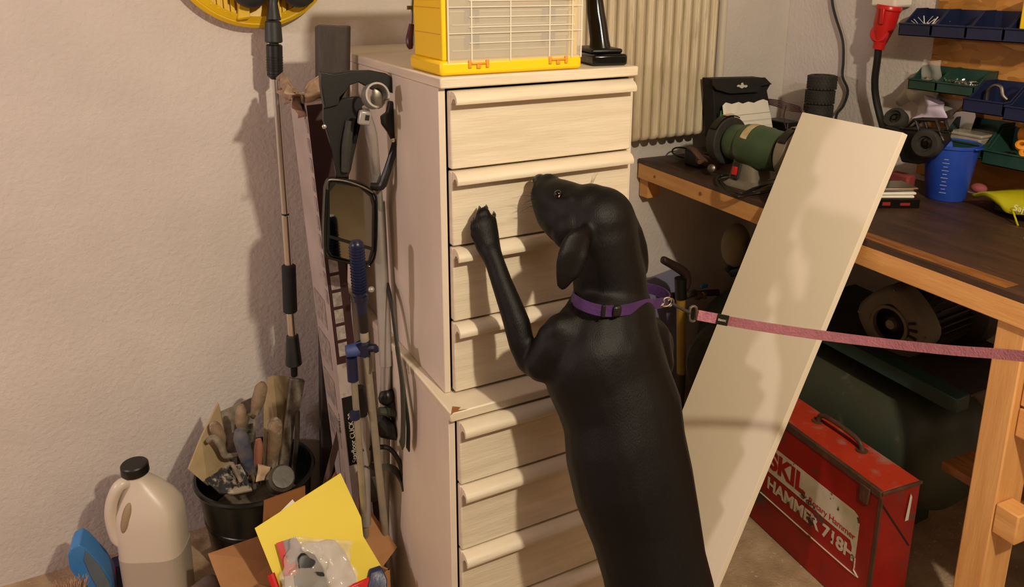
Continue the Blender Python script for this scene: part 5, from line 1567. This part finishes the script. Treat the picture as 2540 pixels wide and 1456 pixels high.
chain([(1188, 590, 1.21, 18, .8), (1176, 582, 1.212, 12, .8)], 3)
# right foreleg, hidden behind the head and shoulder, resting on the drawers
chain([(1600, 880, 1.08, 60, .8), (1575, 870, 1.13, 36, 1), (1550, 800, 1.17, 30, 1), (1530, 745, 1.19, 26, .9), (1526, 722, 1.205, 30, .6)], 6)
# neck
chain([(1516, 745, 1.085, 92, .95), (1513, 700, 1.092, 94, .92), (1503, 650, 1.098, 92, .92), (1494, 600, 1.105, 93, .92), (1490, 568, 1.11, 92, .9)], 5, 3)
# skull, brow, cheeks
blob(1488, 552, 1.112, 92, 1, .92, 1, 3)
blob(1515, 565, 1.108, 70, 1, .9, 1.1, 3)
blob(1462, 522, 1.122, 74, 1, .85, .92, 3)
blob(1430, 565, 1.122, 68, 1, .8, .95, 3)
blob(1468, 478, 1.137, 28, 1.2, .9, .8)
blob(1420, 500, 1.125, 34, 1, .8, .8)
# muzzle
chain([(1432, 528, 1.135, 70, .85), (1405, 512, 1.155, 64, .85), (1384, 500, 1.172, 58, .8), (1368, 492, 1.185, 51, .75), (1358, 484, 1.193, 46, .7)], 5, 3)
chain([(1398, 550, 1.145, 56, .8), (1372, 532, 1.17, 47, .8), (1354, 508, 1.188, 37, .8)], 4)
blob(1362, 462, 1.197, 34, 1, .8, 1)
blob(1351, 464, 1.203, 32, 1, .7, 1.1)
# ears
chain([(1448, 585, 1.072, 30, .45), (1424, 610, 1.055, 42, .3), (1414, 645, 1.048, 43, .28), (1404, 680, 1.046, 34, .3), (1398, 702, 1.046, 22, .35)], 6)
chain([(1452, 600, 1.055, 16, .6), (1448, 640, 1.042, 12, .6), (1430, 685, 1.04, 10, .7)], 6)
chain([(1555, 548, 1.10, 28, .7), (1576, 578, 1.09, 22, .8), (1588, 615, 1.085, 22, .7), (1594, 648, 1.083, 19, .7), (1597, 672, 1.083, 13, .8)], 6)
# hips, hind legs and tail (below the frame)
def wchain(seq, n=6):
    for i_ in range(len(seq) - 1):
        a_, b_ = V(seq[i_][:3]), V(seq[i_ + 1][:3])
        for k_ in range(n + 1):
            f_ = k_ / n
            r_ = seq[i_][3] * (1 - f_) + seq[i_ + 1][3] * f_
            ball(db, a_.lerp(b_, f_), r_, None, 2)
for sx in (-1, 1):
    cx_ = .722 + sx * .05
    wchain([(cx_, .865, .35, .085), (cx_ + sx * .012, .93, .30, .075), (cx_ + sx * .015, .955, .235, .052), (cx_ + sx * .015, .88, .155, .030), (cx_ + sx * .014, .835, .115, .024), (cx_ + sx * .012, .862, .05, .020), (cx_ + sx * .012, .885, .026, .026)], 6)
    for tx in (-.016, -.005, .006, .017):
        wchain([(cx_ + sx * .012 + tx, .895, .018, .014), (cx_ + sx * .012 + tx * 1.1, .925, .014, .011)], 3)
wchain([(.72, .80, .30, .03), (.72, .76, .24, .026), (.722, .70, .18, .020), (.725, .63, .15, .014), (.73, .56, .15, .008)], 6)
body = obj('body', db, FUR, dog, smooth=0)
body.data.polygons.foreach_set('use_smooth', [True] * len(body.data.polygons))
md = body.modifiers.new('remesh', 'REMESH')
md.mode = 'VOXEL'
md.voxel_size = .0042
md.use_smooth_shade = True
md = body.modifiers.new('smooth', 'SMOOTH')
md.factor = .6
md.iterations = 7
# claws, nose, eyes, whiskers
for i_, (cx_, cy_, dx_, dy_) in enumerate(((1173, 546, -1, -13), (1189, 518, 0, -14), (1204, 516, 4, -16), (1224, 531, 1, -13))):
    a_ = D3(cx_, cy_ + 6, 1.226)
    b_ = D3(cx_ + dx_ * .5, cy_ + dy_ * .45, 1.238)
    obj('claw', tube(B(), [a_, a_.lerp(b_, .5) + V((0, -.002, 0)), b_], [.0045, .0038, .0014], 8, 3), CLAW, dog)
nz = B()
ball(nz, D3(1339, 450, 1.210), (.0135, .013, .014), Matrix.Rotation(.3, 3, 'Y'), 3)
ball(nz, D3(1334, 462, 1.208), (.009, .010, .009), None, 2)
obj('nose', nz, SKIN, dog)
obj('eye', ball(B(), D3(1384, 482, 1.1262), .0075, None, 3), EYE, dog)
obj('eye', ball(B(), D3(1462, 466, 1.166), .0085, None, 3), EYE, dog)
obj('eye_corner', ball(B(), D3(1387, 487, 1.117), (.0013, .0010, .0024), Matrix.Rotation(.5, 3, 'Y'), 2), mat('pink_lid', '#c08a80', rough=.3), dog, label='small pinkish corner of the near eye')
wk = B()
for i_ in range(14):
    a_ = D3(1345 + random.uniform(-12, 12), 495 + random.uniform(-15, 20), 1.185)
    b_ = a_ + V((random.uniform(-.045, -.02), random.uniform(.0, .03), random.uniform(-.02, .01)))
    tube(wk, [a_, a_.lerp(b_, .5) + V((0, 0, .003)), b_], [.0004, .0003, .0001], 4, 3)
for i_ in range(6):
    a_ = D3(1465 + random.uniform(-6, 6), 458, 1.15)
    b_ = a_ + V((random.uniform(-.005, .02), .0, random.uniform(.012, .024)))
    tube(wk, [a_, b_], [.0003, .0001], 4)
o = obj('whiskers', wk, CLAW, dog)
o['kind'] = 'stuff'
# collar: loose band round the neck, pulled out to the right by the lead
nc = D3(1516, 748, 1.087)
loop = [D3(1422, 741, 1.075), D3(1440, 754, 1.03), D3(1475, 767, 1.006), D3(1515, 772, 1.000), D3(1560, 767, 1.004), D3(1600, 756, 1.025), D3(1640, 752, 1.055), D3(1658, 745, 1.085), D3(1645, 728, 1.115), D3(1610, 716, 1.15), D3(1560, 716, 1.178), D3(1500, 722, 1.182), D3(1445, 730, 1.15), D3(1422, 736, 1.11)]
obj('collar', ribbon(B(), loop, .0200, .0026, [V((0, -.12, 1)) if i_ < 6 else V((.25, -.1, 1)) for i_ in range(14)], 5, closed=True), PURPLE, dog, label='purple webbing collar')
ct2 = D3(1497, 771, .997)
obj('collar_slider', cbox(B(), (0, 0, 0), (.005, .006, .022), frame(ct2, (0, -.1, 1), (1, .1, 0))), BLK, dog, bevel=.001)
obj('collar_buckle', cbox(B(), (0, 0, 0), (.016, .010, .020), frame(D3(1530, 771, .996), (0, -.1, 1), (1, .05, 0))), BLK, dog, bevel=.004)
dr_ = D3(1650, 747, 1.06)
obj('collar_ring', tube(B(), [dr_ + V((.011 * math.cos(a), -.004, .0085 * math.sin(a))) for a in [2 * PI * k_ / 14 for k_ in range(14)]], .0014, 6, 2, closed=True), CHROME, dog)
obj('collar_ring', tube(B(), [D3(1638, 748, 1.055) + V((.009 * math.cos(a), .0, .006 * math.sin(a) - .002)) for a in [2 * PI * k_ / 14 for k_ in range(14)]], .0013, 6, 2, closed=True), CHROME, dog)

# ------------------------------------------------------------------ the lead
ld = thing('dog_lead', 'pink webbing lead stretched from the dog collar across the white board', 'lead', D3(1735, 785, 1.04))
l0, l1 = D3(1662, 752, 1.058), D3(1712, 776, 1.045)
obj('snap_hook', tube(B(), [l0 + V((-.006, 0, .006)), l0 + V((.004, 0, .008)), l0 + V((.008, 0, .0)), l0 + V((.0, 0, -.006)), l0 + V((-.006, 0, -.002))], .0017, 6, 4), STEEL, ld)
obj('snap_bolt', tube(B(), [l0 + V((.005, 0, -.002)), l0.lerp(l1, .5), l1], [.0034, .0028, .0034], 10, 3), MOTOR, ld)
le = D3(1733, 784, 1.04)
ey = tube(B(), [l1 + V((0, 0, .010)), l1 + V((.012, -.002, .009)), l1 + V((.012, -.002, -.016)), l1 + V((.0, -.0, -.014))], .0026, 8, 3, closed=True)
obj('swivel_eye', ey, STEEL, ld)
wd_ = V((.1, 0, 1))
p_lead = [(1728, 781, 1.040), (1760, 787, 1.025), (1800, 795, 1.01), (1900, 812, .955), (2040, 832, .88), (2200, 852, .78), (2350, 868, .68), (2480, 878, .60), (2600, 890, .53), (2760, 905, .45)]
LP_ = [D3(*p) for p in p_lead]
obj('webbing', ribbon(B(), LP_, [.0185, .0185, .0180, .018, .0175, .016, .0155, .0155, .0155, .0155], .0022, wd_, 8), PINK, ld, label='dusty pink webbing strap')
st0, st1 = D3(1731, 781.5, 1.0365), D3(1778, 790.5, 1.0155)
obj('stitched_end', ribbon(B(), [st0, st0.lerp(st1, .5), st1], .0192, .0030, wd_, 4), mat('pink_stitching', '#c07a8a', '#a0606f', 90, .7, .5, 300), ld, label='stitched lighter pink end')
tg0, tg1 = D3(1778, 790.5, 1.0140), D3(1806, 796, 1.0025)
obj('name_tag', ribbon(B(), [tg0, tg0.lerp(tg1, .5), tg1], .0196, .0036, wd_, 3), BLK, ld, label='small black sewn tag with white lettering')
tdir = (tg1 - tg0).normalized()
tn = V((-.35, -1, .1))
tzz = tn - tdir * tn.dot(tdir)
obj('tag_lettering', text(B(), 'Basic', .0075, frame(tg0 + tdir * .0015 + V((0, 0, -.0025)) + tzz.normalized() * .0022, tzz, tdir), .0001), MAP_WHITE, ld, smooth=0)
